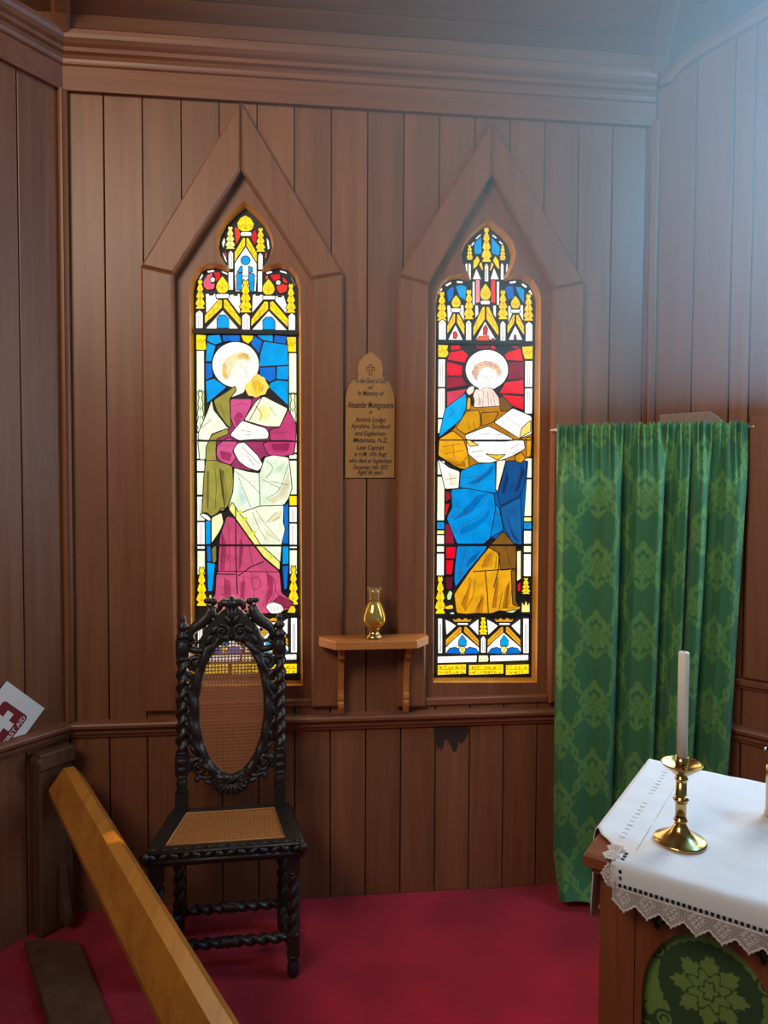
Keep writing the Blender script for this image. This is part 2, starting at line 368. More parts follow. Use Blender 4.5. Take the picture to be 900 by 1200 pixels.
# ---- cornice, frieze, rails: profiles swept along each wall (depth, z)
def sweep_prof(name, prof, mp, t0, t1, mat, label, cat, miter0=0., miter1=0.):
    mb = MB(); n = len(prof)
    V = [mp(t0+miter0*d, z, d) for d, z in prof]+[mp(t1-miter1*d, z, d) for d, z in prof]
    Fc = [(i, (i+1) % n, (i+1) % n+n, i+n) for i in range(n)]
    tri = tessellate_polygon([[Vector((d, z, 0)) for d, z in prof]])
    Fc += [tuple(t) for t in tri]+[tuple(i+n for i in t[::-1]) for t in tri]
    mb.add(V, Fc)
    return struct(mb.build(name, mat), label, cat)
corn = [(0.0005, 3.010), (.018, 3.010), (.018, 3.094), (.026, 3.098), (.026, 3.104), (.020, 3.108), (.022, 3.118), (.030, 3.128), (.042, 3.134), (.042, 3.142), (.036, 3.145), (.036, 3.152), (.048, 3.160), (.058, 3.172), (.062, 3.184), (.062, 3.200), (0.0005, 3.200)]
mit = math.tan(math.radians(51/2))
mitR = math.tan(math.radians(50/2))
sweep_prof('trim_1', corn, mpB, -.887, 1.35, M['trim_h'], 'moulded brown cornice above the two stained glass windows', 'cornice', mit, mitR)
sweep_prof('trim_2', corn, mpL, 0, 1.7, M['trim_h'], 'moulded brown cornice running along the dark left wall', 'cornice', mit, 0)
rail = [(0.0005, .664), (.012, .664), (.016, .676), (.024, .680), (.024, .692), (.034, .698), (.044, .706), (.046, .716), (.042, .722), (.0005, .727)]
sweep_prof('trim_3', rail, mpB, -.887, 1.35, M['trim_h'], 'brown chair rail under the stained glass windows', 'chair rail', mit, mitR)
sweep_prof('trim_4', rail, mpL, 0, 1.7, M['trim_h'], 'brown chair rail on the left wall holding the first aid card', 'chair rail', mit, 0)
sweep_prof('trim_5', rail, mpR, 0, 2.2, M['trim_h'], 'brown chair rail low on the right wall behind the altar', 'chair rail', mitR, 0)
# ledge and casing of the right wall's window
ledge = [(.0005, .862), (.010, .864), (.014, .876), (.026, .880), (.028, .898), (.0005, .904)]
sweep_prof('trim_6', ledge, mpR, .345, 1.45, M['trim_h'], 'narrow brown sill ledge right of the green curtain', 'ledge')
mb = MB()
for t0, t1, z0, z1 in ((.371, .53, .905, 1.86),): mb.prism([(t0, z0), (t1, z0), (t1, z1), (t0, z1)], mpR, .0005, .022, bevel=.006)
struct(mb.build('trim_7', M['trim']), 'wide upright board right of the green curtain', 'trim')
# corner beads
def bead(name, P, n, rad, z0, z1, label, mat):
    mb = MB(); ax = Vector(n).normalized(); sd = Vector((-ax.y, ax.x, 0))
    prof = [(-.6, -.05), (-1, .35), (-.72, .9), (-.3, 1.05), (-.24, .8), (.24, .8), (.3, 1.05), (.72, .9), (1, .35), (.6, -.05)]
    pl = [(Vector(P)+sd*(a*rad)+ax*(b*rad)) for a, b in prof]; n_ = len(pl)
    V = [(p.x, p.y, z0) for p in pl]+[(p.x, p.y, z1) for p in pl]
    mb.add(V, [(i, (i+1) % n_, (i+1) % n_+n_, i+n_) for i in range(n_)]+[tuple(range(n_)), tuple(range(n_, 2*n_))])
    return struct(mb.build(name, mat), label, 'trim')
bis = Vector((.777, -1.63, 0)).normalized(); bisR = Vector((-.766, -1.643, 0)).normalized()
bead('trim_8', (-.887+bis.x*.012, bis.y*.012, 0), bis, .017, .728, 3.012, 'thin upright corner bead between left wall and window wall', M['trim'])
bead('trim_9', (1.35+bisR.x*.012, bisR.y*.012, 0), bisR, .017, .728, 3.03, 'thin upright corner bead between right window and curtain corner', M['trim'])
# ---- ceiling: boards along the wall on a flat cove rising into the room
prof = [(0, 3.200), (.058, 3.203), (.085, 3.236), (.16, 3.262), (.30, 3.292), (.62, 3.36), (1.0, 3.45), (1.6, 3.58), (2.4, 3.72)]
mb = MB()
pts = []
for i in range(len(prof)-1):
    k = 1 if i < 4 else 3
    for j in range(k): f = j/k; pts.append((prof[i][0]*(1-f)+prof[i+1][0]*f, prof[i][1]*(1-f)+prof[i+1][1]*f))
pts.append(prof[-1])
for (y0, z0), (y1, z1) in zip(pts[:-1], pts[1:]):
    g = .0016
    dy, dz = y1-y0, z1-z0; l_ = math.hypot(dy, dz); uy, uz = dy/l_, dz/l_
    a0, b0, a1, b1 = y0+uy*g, z0+uz*g, y1-uy*g, z1-uz*g
    q = [(a0, b0), (a1, b1), (a1-uz*.0, b1+.03), (a0, b0+.03)]
    V = [(-2.3, -p, z) for p, z in q]+[(3.4, -p, z) for p, z in q]
    mb.add(V, [(0, 1, 2, 3), (7, 6, 5, 4)]+[(i, (i+1) % 4, (i+1) % 4+4, i+4) for i in range(4)])
V = [(-2.3, -p, z+.032) for p, z in pts]+[(3.4, -p, z+.032) for p, z in pts]; n = len(pts)
mb.add(V, [(i, i+1, i+1+n, i+n) for i in range(n-1)], 1)
struct(mb.build('ceiling', [M['wall_h'], M['dark']]), 'brown boarded ceiling', 'ceiling')
def rib(name, P0, d, label, w=.03, h=.03):
    mb = MB(); d = Vector(d).normalized(); sd = Vector((-d.y, d.x, 0)); V = []; k = 0
    ss = [.03, .07, .12, .2, .32, .5, .8, 1.2, 1.7]
    for s_ in ss:
        p = Vector(P0)+d*s_; yy = -p.y
        z = np.interp(yy, [q[0] for q in prof], [q[1] for q in prof])
        for a, b in ((-w, .01), (w, .01), (w, -h*.6), (w*.6, -h), (-w*.6, -h), (-w, -h*.6)): V.append((p.x+sd.x*a, p.y+sd.y*a, z+b))
    Fc = []
    for i in range(len(ss)-1):
        for j in range(6): q = (j+1) % 6; Fc.append((i*6+j, i*6+q, (i+1)*6+q, (i+1)*6+j))
    Fc += [tuple(range(6)), tuple(range((len(ss)-1)*6, len(ss)*6))]
    mb.add(V, Fc); return struct(mb.build(name, M['trim_h']), label, 'rib')
rib('trim_10', (-.887, 0, 0), (.30, -.95, 0), 'ceiling rib rising from the left corner above the cornice', .03)
rib('trim_11', (1.35, 0, 0), (-.33, -.94, 0), 'ceiling rib rising from the right corner above the cornice', .03)
rib('trim_12', (1.335, 0, 0), RD, 'slanting ceiling rib along the top of the right wall', .02, .045)

# ------------------------------------------------------------------ stained glass
GD = .060                                                      # glass plane, behind the wall face
def gp(x, y): return tuple(onY(x, y, GD)[[0, 2]])
def A(pts, ox, oy, k=5.): return [gp(ox+x/k, oy+y/k) for x, y in pts]
def chaikin(p, closed=True, q=.22, mx=.0075):
    out = []; n = len(p)
    for i in range(n if closed else n-1):
        a, b = p[i], p[(i+1) % n]; l_ = max(1e-6, math.hypot(b[0]-a[0], b[1]-a[1])); k = min(q, mx/l_)
        if not closed and i == 0: out.append(a)
        else: out.append((a[0]*(1-k)+b[0]*k, a[1]*(1-k)+b[1]*k))
        if not closed and i == n-2: out.append(b)
        else: out.append((a[0]*k+b[0]*(1-k), a[1]*k+b[1]*(1-k)))
    return out
class Glazing:
    """flat pieces of glass bedded in lead; later pieces lie a hair in front of earlier ones"""
    def __init__(s): s.parts = {}; s.n = 0; s.leads = MB(); s.fine = MB()
    def piece(s, part, poly, rgb, lead=.0030, st=1.):
        mb, mats = s.parts.setdefault(part, (MB(), []))
        m = glass(rgb, st)
        if m not in mats: mats.append(m)
        if part == 'saint_figure' and len(poly) < 40: poly = chaikin(chaikin(poly, True, .2, .0042), True, .25, .0015)
        s.n += 1; d = -GD+.0035+s.n*.00002
        mb.prism(poly, mpB, d-.003, d, mats.index(m))
        if lead: s.ribbon(poly+[poly[0]], lead, s.leads, d+.00001)
    def ribbon(s, pts, w, mb=None, d=None):
        mb = mb if mb is not None else s.leads
        if d is None: s.n += 1; d = -GD+.0035+s.n*.00002
        for (x0, z0), (x1, z1) in zip(pts[:-1], pts[1:]):
            l_ = math.hypot(x1-x0, z1-z0)
            if l_ < 1e-5: continue
            ux, uz = (x1-x0)/l_, (z1-z0)/l_; e = w*.35; px, pz = -uz*w/2, ux*w/2
            q = [(x0-ux*e+px, z0-uz*e+pz), (x0-ux*e-px, z0-uz*e-pz), (x1+ux*e-px, z1+uz*e-pz), (x1+ux*e+px, z1+uz*e+pz)]
            mb.add([mpB(a, b, d) for a, b in q], [(0, 1, 2, 3)])
    def line(s, pts, w=.0016, fine=True):
        if len(pts) in (3, 4, 5) and fine: pts = chaikin(chaikin(pts, False, .25, .02), False, .25, .01)
        s.ribbon(pts, w, s.fine if fine else s.leads)
WHITE = (255, 253, 246); GREY = (226, 228, 230); YEL = (255, 212, 22); YELP = (250, 236, 130); GOLD = (214, 152, 22); BLUE = (0, 150, 220); BLUED = (14, 104, 196); RED = (222, 10, 38); PALE = (232, 240, 208)
CREAM = (248, 246, 222); PINK = (198, 80, 128); ROSE = (186, 70, 106); OLIVE = (148, 140, 62); MAROON = (120, 30, 52)
def scrolls(g, x0, y0, x1, y1, ox, oy, n=3, amp=9):
    p = []
    for i in range(n*6+1):
        f = i/(n*6); dx, dy = x1-x0, y1-y0; l_ = math.hypot(dx, dy)
        s_ = math.sin(f*n*2*PI)*amp; p.append((x0+dx*f-dy/l_*s_, y0+dy*f+dx/l_*s_))
    g.line(A(p, ox, oy), .0016)
def pinnacle(g, part, cx, y0, y1, w, ox, oy, col=YEL):
    """crocketed spire: tiers of little leaves narrowing to a tip"""
    n = 4; L_ = []; h = (y1-y0)
    for i in range(n):
        f0 = (i+.45)/n; f1 = (i+1)/n
        L_ += [(w*(.16+.30*f0), y0+h*(f0-.16)), (w*(.26+.36*f0), y0+h*(f0-.03)), (w*(.14+.22*f0), y0+h*(f0+.03))]
    L_ += [(w*.5, y1-h*.05), (w*.5, y1)]
    pl = [(cx, y0)]+[(cx+a, b) for a, b in L_]+[(cx-a, b) for a, b in L_[::-1]]
    g.piece(part, A(pl, ox, oy), col)
    g.line(A([(cx, y0+h*.25), (cx, y1-h*.12)], ox, oy), .0012)
    for f in (.4, .6, .8): g.line(A([(cx-w*.22*f, y0+h*f), (cx, y0+h*(f+.08)), (cx+w*.22*f, y0+h*f)], ox, oy), .0012)
def pillar(g, part, x0, x1, y0, y1, ox, oy, point=True, grey=True):
    c = (x0+x1)/2
    pl = [(x0, y0+18), (c, y0), (x1, y0+18), (x1, y1), (x0, y1)] if point else [(x0, y0), (x1, y0), (x1, y1), (x0, y1)]
    g.piece(part, A(pl, ox, oy), WHITE)
    if grey:
        for k in (.36, .64): g.line(A([(x0+(x1-x0)*k, y0+(y1-y0)*.3), (x0+(x1-x0)*k, y1-8)], ox, oy), .0016)
        g.line(A(arc(c, y0+(y1-y0)*.18, 5, 0, 360, 8), ox, oy), .0012)
def flame(g, part, cx, y0, y1, w, ox, oy):
    h = y1-y0
    pl = [(0, 0), (.22, .2), (.42, .42), (.5, .68), (.38, .9), (.2, 1), (-.2, 1), (-.38, .9), (-.5, .68), (-.42, .42), (-.22, .2)]
    g.piece(part, A([(cx+a*w, y0+b*h) for a, b in pl], ox, oy), YEL)
    g.line(A([(cx, y0+h*.35), (cx, y1-h*.1)], ox, oy), .0012)
    for k in (-1, 1): g.line(A([(cx+k*w*.05, y1-h*.25), (cx+k*w*.22, y0+h*.5), (cx+k*w*.3, y1-h*.28)], ox, oy), .0012)
def bar(g, part, x0, x1, y0, y1, ox, oy): g.piece(part, A([(x0+6, y0), (x1-6, y0), (x1, (y0+y1)/2), (x1-6, y1), (x0+6, y1), (x0, (y0+y1)/2)], ox, oy), WHITE)
def gable(g, part, L_, R_, ox, oy, col=YEL):
    g.piece(part, A(L_, ox, oy), col); g.piece(part, A(R_, ox, oy), col)
def column(g, part, segs, xl, xr, ox, oy):
    """border column pieces: (y0, y1, colour, style); xl/xr linear in y"""
    for y0, y1, c, sty in segs:
        fx = lambda a, y: a[0]+(a[1]-a[0])*(y-a[2])/(a[3]-a[2])
        pl = [(fx(xl, y0), y0), (fx(xr, y0), y0), (fx(xr, y1), y1), (fx(xl, y1), y1)]
        cx = (pl[0][0]+pl[1][0])/2; w = pl[1][0]-pl[0][0]
        if sty == 'pin': pinnacle(g, part, cx, y0, y1, w*1.1, ox, oy, c); continue
        if sty == 'leaf':
            g.piece(part, A(pl, ox, oy), (200, 214, 120)); pinnacle(g, part, cx, y0, y1, w*.85, ox, oy, (238, 246, 214)); continue
        g.piece(part, A(pl, ox, oy), c)
        if sty == 'grey':
            for k in (.38, .62): g.line(A([(pl[0][0]+w*k, y0+(y1-y0)*.12), (pl[3][0]+w*k, y1-(y1-y0)*.08)], ox, oy), .0015)
        if sty == 'sq':
            g.line(A([(cx-9, y0+10), (cx+9, y1-10)], ox, oy), .002); g.line(A([(cx+9, y0+10), (cx-9, y1-10)], ox, oy), .002)
def make_base(g, xs, ox, oy, y0, flip=False):
    """the two little gables over blue petals at the foot of a window; xs = (left, right) of the light"""
    x0, x1 = xs; k = (x1-x0)/532.
    def P(pts): return A([(x0+(x-163)*k, y0+(y-620)) for x, y in pts], ox, oy)
    pt = 'base_glass'
    for q in ((163, 190), (660, 695)): g.piece(pt, P([(q[0], 620), (q[1], 620), (q[1], 825), (q[0], 825)]), WHITE); [g.line(P([(q[0]+(q[1]-q[0])*f, 655), (q[0]+(q[1]-q[0])*f, 815)]), .0022) for f in (.36, .64)]
    for dx in (0, 244):
        g.piece(pt, P([(205+dx, 625), (240+dx, 642), (272+dx, 664), (212+dx, 720)]), WHITE); g.piece(pt, P([(345+dx, 664), (402+dx, 622), (400+dx, 722)]), WHITE)
        g.piece(pt, P([(300+dx, 700), (404+dx, 790), (404+dx, 828), (207+dx, 828), (207+dx, 790)]), WHITE)
        for L_ in ([(208, 785), (208, 745), (290, 668), (302, 672), (302, 702)], [(316, 668), (330, 668), (402, 745), (404, 788), (313, 700)]):
            g.piece(pt, P([(a+dx, b) for a, b in L_]), (226, 160, 30))
        g.line(P([(215+dx+80*i/12, 762-78*i/12+7*math.sin(i*1.6)) for i in range(13)]), .0016); g.line(P([(325+dx+75*i/12, 682+85*i/12+7*math.sin(i*1.6)) for i in range(13)]), .0016)
        g.piece(pt, P([(305+dx, 718), (330+dx, 750), (328+dx, 782), (284+dx, 782), (284+dx, 750)]), BLUE)
        g.piece(pt, P([(210+dx, 826), (232+dx, 795), (262+dx, 788), (292+dx, 800), (292+dx, 828)]), BLUED); g.piece(pt, P([(320+dx, 800), (350+dx, 788), (385+dx, 795), (405+dx, 826), (320+dx, 828)]), BLUED)
        g.piece(pt, P(arc(305+dx, 803, 20, 0, 330, 11)), YELP); g.line(P(arc(305+dx, 803, 8, 0, 360, 8)), .0014)
        g.piece(pt, P([(245+dx, 618), (268+dx, 628), (284+dx, 616), (304+dx, 628), (324+dx, 616), (345+dx, 628), (365+dx, 618), (352+dx, 642), (258+dx, 642)]), (214, 150, 40)); g.piece(pt, P([(276+dx, 646), (340+dx, 646), (340+dx, 660), (276+dx, 660)]), WHITE)
    pc = x0+(428-163)*k
    pinnacle(g, pt, pc, y0-5, y0+96, 50*k, ox, oy); pillar(g, pt, pc-15*k, pc+15*k, y0+100, y0+202, ox, oy)
    g.piece(pt, P([(160, 842), (392, 836), (390, 876), (160, 882)]), WHITE); g.piece(pt, P([(400, 836), (455, 836), (460, 858), (455, 874), (398, 876)]), (250, 246, 190)); g.piece(pt, P([(466, 836), (692, 832), (692, 866), (466, 874)]), WHITE)
    for a, b in ((215, 385), (475, 640)):
        for i in range(14): x = a+(b-a)*i/13; g.line(P([(x, 862), (x+5, 862)]), .0016)
    for x in (175, 195, 412, 440, 655, 680): g.line(P([(x-5, 862), (x, 856), (x+6, 862)]), .0015)
    yb = []
    for a, b in ((160, 328), (342, 546), (557, 694)):
        g.piece(pt, P([(a, 890), (b, 886), (b, 944), (a, 952)]), YEL); g.line(P([(a+3, 919), (b-3, 916)]), .0015)
        x = a+10
        while x < b-14:                                        # worn black-letter inscription, too blurred in the picture to read
            for yy in (898, 926):
                w_ = random.choice((6, 8, 10)); h_ = random.choice((10, 14, 16))
                if random.random() < .82: g.line(P([(x, yy+16), (x, yy+16-h_), (x+w_, yy+16-h_*random.choice((.2, 1.)))]), .0017)
                if random.random() < .4: g.line(P([(x+w_, yy+16), (x+w_, yy+5)]), .0017)
            x += random.choice((12, 15, 19))

def finish_window(g, root, outl, w, dark_bar):
    # black lead backing, glass parts, leads, bars
    MB().prism(inset(outl if sum(outl[i-1][0]*outl[i][1]-outl[i][0]*outl[i-1][1] for i in range(len(outl))) > 0 else outl[::-1], -.005), mpB, -GD-.006, -GD).build('lead_backing', M['lead'], root)
    for pn, (mb, mats) in g.parts.items(): mb.build(pn, mats, root)
    g.leads.build('lead_came', M['lead'], root, fix=False); g.fine.build('painted_line', M['linepaint'], root, fix=False)
    g2 = MB()
    for (x0, y0), (x1, y1), h in dark_bar:
        a, b = gp(x0, y0), gp(x1, y1)
        g2.prism([(a[0], a[1]-h), (b[0], b[1]-h), (b[0], b[1]+h), (a[0], a[1]+h)], mpB, -GD+.011, -GD+.018)
    g2.build('saddle_bar', M['lead'], root)
    # tracery board with the foiled opening
    def pz(o): return [p for p in o]
    big = opening(w, .03); big = [(big[0][0], w['zb']-.0), (big[1][0], w['zb']-.0)]+big[2:]
    hole = outl[::-1] if sum(outl[i-1][0]*outl[i][1]-outl[i][0]*outl[i-1][1] for i in range(len(outl))) < 0 else outl
    hf, hb = inset(hole, -.010), inset(hole, -.0015)
    nb, nh = len(big), len(hole); V = [mpB(a, b, -.018) for a, b in big+hf]+[mpB(a, b, -GD+.002) for a, b in hb]+[mpB(a, b, -GD-.008) for a, b in hb]
    Fc = [tuple(t) for t in tessellate_polygon([[Vector((a, b, 0)) for a, b in big], [Vector((a, b, 0)) for a, b in hf]])]
    for i in range(nh):
        j = (i+1) % nh
        for o in (nb, nb+nh): Fc.append((o+i, o+j, o+j+nh, o+i+nh))
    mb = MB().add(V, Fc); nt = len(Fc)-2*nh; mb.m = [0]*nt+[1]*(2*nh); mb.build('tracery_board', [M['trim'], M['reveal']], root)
    outl = hb
    # casing: two uprights, two raking boards, a bottom fillet
    xo, xi = w['xo'], w['xi']; mb = MB(); cd = .03
    up = w['zb']-.02
    mb.prism([(xo[0], up), (xi[0], up), (xi[0], w['zki']), (xo[0], w['zk'])], mpB, -.017, cd, bevel=.008)
    mb.prism([(xi[1], up), (xo[1], up), (xo[1], w['zk']), (xi[1], w['zki'])], mpB, -.017, cd, bevel=.008)
    mb.prism([(xo[0], w['zk']+.001), (xi[0], w['zki']+.001), (w['cx']-.0006, w['zai']), (w['cx']-.0006, w['za'])], mpB, -.017, cd, bevel=.008)
    mb.prism([(xi[1], w['zki']+.001), (xo[1], w['zk']+.001), (w['cx']+.0006, w['za']), (w['cx']+.0006, w['zai'])], mpB, -.017, cd, bevel=.008)
    mb.build('casing', M['trim'], root)
    mb = MB(); mb.prism([(xi[0], up), (xi[1], up), (xi[1], up+.028), (xi[0], up+.028)], mpB, -.017, .012, bevel=.004)
    mb.build('sill_fillet', M['trim_h'], root)
def gp_at(p, d_from, d_to, k=1.006):
    return p
# ---------------- left window: saint in rose and olive
g = Glazing(); OX, OY = 200, 230
a1 = lambda pts: A(pts, OX, OY)
OUT1 = a1([(146, 2835), (140, 1500), (138, 560), (150, 500), (178, 452), (215, 430), (258, 424), (300, 434), (345, 452), (352, 424), (318, 390), (294, 345), (286, 300), (296, 240), (330, 175), (385, 118), (437, 74), (490, 118), (545, 175), (580, 240), (592, 300), (580, 350), (556, 396), (530, 428), (540, 452), (590, 432), (640, 424), (690, 440), (728, 485), (746, 545), (750, 1500), (758, 2835)])[::-1]
cg = 'canopy_glass'
for pl, c in (([(190, 505), (213, 462), (245, 447), (246, 474), (230, 490), (240, 512), (262, 513), (255, 545), (215, 552), (195, 532)], (226, 84, 112)), ([(250, 445), (290, 447), (294, 480), (266, 502), (262, 476)], RED),
              ([(580, 462), (640, 456), (645, 485), (622, 492), (606, 500)], RED), ([(618, 528), (655, 514), (688, 522), (680, 560), (640, 572), (622, 548)], (236, 56, 46)), ([(652, 470), (678, 490), (690, 516), (660, 506)], (230, 40, 30)), ([(554, 470), (572, 462), (572, 490), (556, 490)], (240, 90, 40))):
    g.piece(cg, a1(pl), c)
for cx, cy_ in ((247, 491), (631, 507)): g.piece(cg, a1(arc(cx, cy_, 16, 0, 330, 11)), (206, 226, 196))
for pts in ([(160, 500), (186, 456)], [(215, 440), (252, 434)], [(300, 440), (330, 452)], [(560, 448), (590, 440)], [(640, 436), (676, 446)], [(705, 476), (726, 516)]):
    g.piece(cg, a1([(pts[0][0], pts[0][1]), (pts[1][0], pts[1][1]), (pts[1][0]+4, pts[1][1]+8), (pts[0][0]+4, pts[0][1]+8)]), WHITE, 0)
# top lobe
for pl, c in (([(300, 272), (316, 238), (322, 268), (308, 312)], WHITE), ([(560, 240), (576, 262), (582, 310), (568, 318)], WHITE), ([(300, 325), (318, 378), (335, 400), (322, 345)], WHITE), ([(310, 335), (328, 325), (334, 372)], (180, 30, 70)), ([(556, 330), (566, 330), (563, 366), (552, 366)], (240, 100, 40)),
              ([(374, 185), (396, 182), (412, 230), (386, 292), (377, 240)], (236, 62, 30)), ([(501, 198), (507, 240), (495, 292), (470, 240), (484, 205)], RED)): g.piece(cg, a1(pl), c)
g.piece(cg, a1([(437, 112), (470, 130), (491, 165), (480, 197), (455, 210), (420, 210), (396, 192), (389, 160), (408, 128)]), YEL)
for k in (-1, 1): g.line(a1([(440, 195), (440+k*20, 160), (440+k*34, 190), (440+k*40, 165)]), .0014)
g.line(a1([(440, 125), (440, 200)]), .0014)
bar(g, cg, 408, 477, 211, 236, OX, OY)
g.piece(cg, a1([(440, 296), (505, 395), (505, 470), (375, 470), (375, 395)]), WHITE)
g.piece(cg, a1([(376, 470), (506, 470), (500, 560), (380, 560)]), WHITE)
gable(g, cg, [(374, 392), (374, 330), (424, 245), (438, 245), (438, 292)], [(443, 292), (443, 245), (456, 245), (506, 332), (506, 395)], OX, OY)
scrolls(g, 384, 365, 430, 265, OX, OY, 2, 6); scrolls(g, 496, 365, 450, 265, OX, OY, 2, 6)
pinnacle(g, cg, 350, 182, 312, 54, OX, OY, YELP); pinnacle(g, cg, 527, 190, 328, 54, OX, OY)
pillar(g, cg, 338, 368, 318, 428, OX, OY); pillar(g, cg, 512, 541, 330, 432, OX, OY)
pillar(g, cg, 338, 368, 446, 552, OX, OY, False, False); pillar(g, cg, 510, 538, 440, 562, OX, OY, False, False)
g.piece(cg, a1(arc(439, 378, 27, 0, 340, 14)), BLUE)
for pl in ([(390, 446), (408, 415), (421, 410), (421, 448), (392, 450)], [(456, 410), (478, 418), (482, 446), (458, 450)], [(388, 456), (420, 452), (420, 500), (412, 555), (388, 552)], [(458, 452), (490, 456), (492, 500), (488, 566), (466, 556), (456, 490)]): g.piece(cg, a1(pl), BLUE)
# arcade
for pl in ([(204, 572), (228, 572), (228, 582), (250, 582), (250, 572), (264, 572), (268, 602), (290, 604), (208, 690), (206, 600)], [(346, 580), (370, 574), (372, 584), (392, 584), (392, 572), (406, 572), (412, 640), (404, 694), (334, 600)], [(480, 580), (500, 572), (500, 584), (522, 584), (524, 574), (545, 582), (545, 606), (476, 690)], [(608, 588), (628, 582), (630, 592), (650, 592), (652, 582), (664, 584), (682, 640), (682, 696), (612, 614)]): g.piece(cg, a1(pl), WHITE)
flame(g, cg, 304, 468, 570, 78, OX, OY); flame(g, cg, 574, 484, 580, 76, OX, OY)
bar(g, cg, 264, 346, 573, 600, OX, OY); bar(g, cg, 538, 616, 584, 608, OX, OY)
g.piece(cg, a1([(306, 668), (400, 778), (204, 778)]), WHITE); g.piece(cg, a1([(575, 672), (686, 788), (474, 786)]), WHITE)
g.piece(cg, a1([(272, 774), (272, 718), (290, 697), (320, 697), (342, 720), (342, 774)]), BLUE); g.piece(cg, a1([(540, 782), (540, 728), (560, 709), (594, 710), (612, 735), (612, 782)]), BLUE)
gable(g, cg, [(200, 752), (200, 700), (284, 606), (303, 610), (303, 655)], [(311, 655), (311, 606), (330, 606), (412, 720), (412, 766)], OX, OY)
gable(g, cg, [(470, 768), (472, 722), (550, 616), (573, 620), (573, 665)], [(581, 665), (581, 620), (600, 615), (690, 720), (688, 772)], OX, OY)
for q in ((212, 730, 295, 625), (403, 735, 322, 625), (482, 748, 564, 635), (680, 745, 592, 635)): scrolls(g, *q, OX, OY, 3, 8)
pinnacle(g, cg, 440, 498, 684, 66, OX, OY); pinnacle(g, cg, 174, 494, 662, 52, OX, OY); pinnacle(g, cg, 705, 518, 686, 54, OX, OY)
pillar(g, cg, 148, 191, 668, 776, OX, OY); pillar(g, cg, 418, 466, 685, 788, OX, OY); pillar(g, cg, 690, 731, 684, 796, OX, OY)
# border columns
bg = 'border_glass'
g.piece(bg, a1([(150, 810), (210, 815), (206, 850), (213, 895), (200, 904), (150, 902)]), YEL); g.piece(bg, a1([(678, 825), (736, 825), (736, 916), (690, 914), (676, 900), (684, 860)]), YEL)
for q in ((180, 850), (708, 868)): scrolls(g, q[0]-22, q[1], q[0]+24, q[1], OX, OY, 2, 10)
column(g, bg, [(906, 1160, PALE, ''), (1146, 1380, PALE, 'leaf'), (1386, 1540, CREAM, ''), (1546, 1612, CREAM, ''), (1618, 1750, PALE, ''), (1758, 1902, CREAM, 'grey'), (1908, 2066, WHITE, 'grey'), (2076, 2216, PALE, ''), (2176+4, 2404, YEL, 'pin')][:8], (152, 158, 906, 2400), (198, 204, 906, 2400), OX, OY)
pinnacle(g, bg, 183, 2180, 2400, 58, OX, OY)
column(g, bg, [(920, 1156, PALE, ''), (1162, 1380, PALE, 'leaf'), (1386, 1504, CREAM, ''), (1510, 1540, CREAM, ''), (1548, 1748, PALE, ''), (1754, 1812, YEL, ''), (1818, 1910, WHITE, 'grey'), (1916, 2062, WHITE, 'grey'), (2072, 2212, PALE, '')], (692, 697, 906, 2400), (738, 742, 906, 2400), OX, OY)
pinnacle(g, bg, 720, 2172, 2392, 54, OX, OY)
# blue ground
bl = 'ground_glass'
for pl, c in (([(218, 818), (290, 812), (302, 858), (262, 872), (214, 850)], BLUE), ([(302, 815), (405, 815), (412, 862), (345, 850), (310, 855)], BLUED), ([(214, 858), (266, 878), (240, 970), (206, 970)], BLUE), ([(206, 978), (240, 978), (250, 1060), (206, 1078)], BLUED), ([(206, 1084), (254, 1068), (330, 1120), (214, 1215)], BLUE),
              ([(490, 818), (540, 850), (520, 925), (470, 865)], BLUED), ([(502, 815), (600, 815), (600, 858), (540, 845)], BLUE), ([(610, 815), (680, 822), (676, 868), (605, 858)], BLUED), ([(545, 852), (684, 872), (692, 990), (520, 1000), (524, 930)], BLUE), ([(522, 1005), (616, 1000), (616, 1072), (580, 1092), (524, 1050)], BLUED), ([(622, 998), (692, 996), (690, 1078), (620, 1072)], BLUE), ([(584, 1096), (620, 1078), (690, 1084), (690, 1230), (575, 1120)], BLUE)):
    g.piece(bl, a1(pl), c)
g.piece(bl, a1([(412, 815), (488, 818), (480, 845), (455, 868), (425, 850)]), YEL)
OY2 = 440; a2 = lambda pts: A(pts, OX, OY2); OY3 = 630; a3 = lambda pts: A(pts, OX, OY3)
for pl, c in (([(206, 850), (236, 855), (236, 988), (206, 988)], BLUE), ([(212, 998), (236, 998), (242, 1090), (216, 1090)], BLUED), ([(690, 745), (692, 985), (650, 985), (665, 905), (662, 765)], BLUED)): g.piece(bl, a2(pl), c)
for pl, c in (([(214, 142), (262, 152), (246, 312), (220, 314)], BLUE), ([(655, 42), (692, 42), (692, 152), (655, 158)], BLUE), ([(655, 165), (692, 160), (682, 302), (665, 302)], BLUED)): g.piece(bl, a3(pl), c)
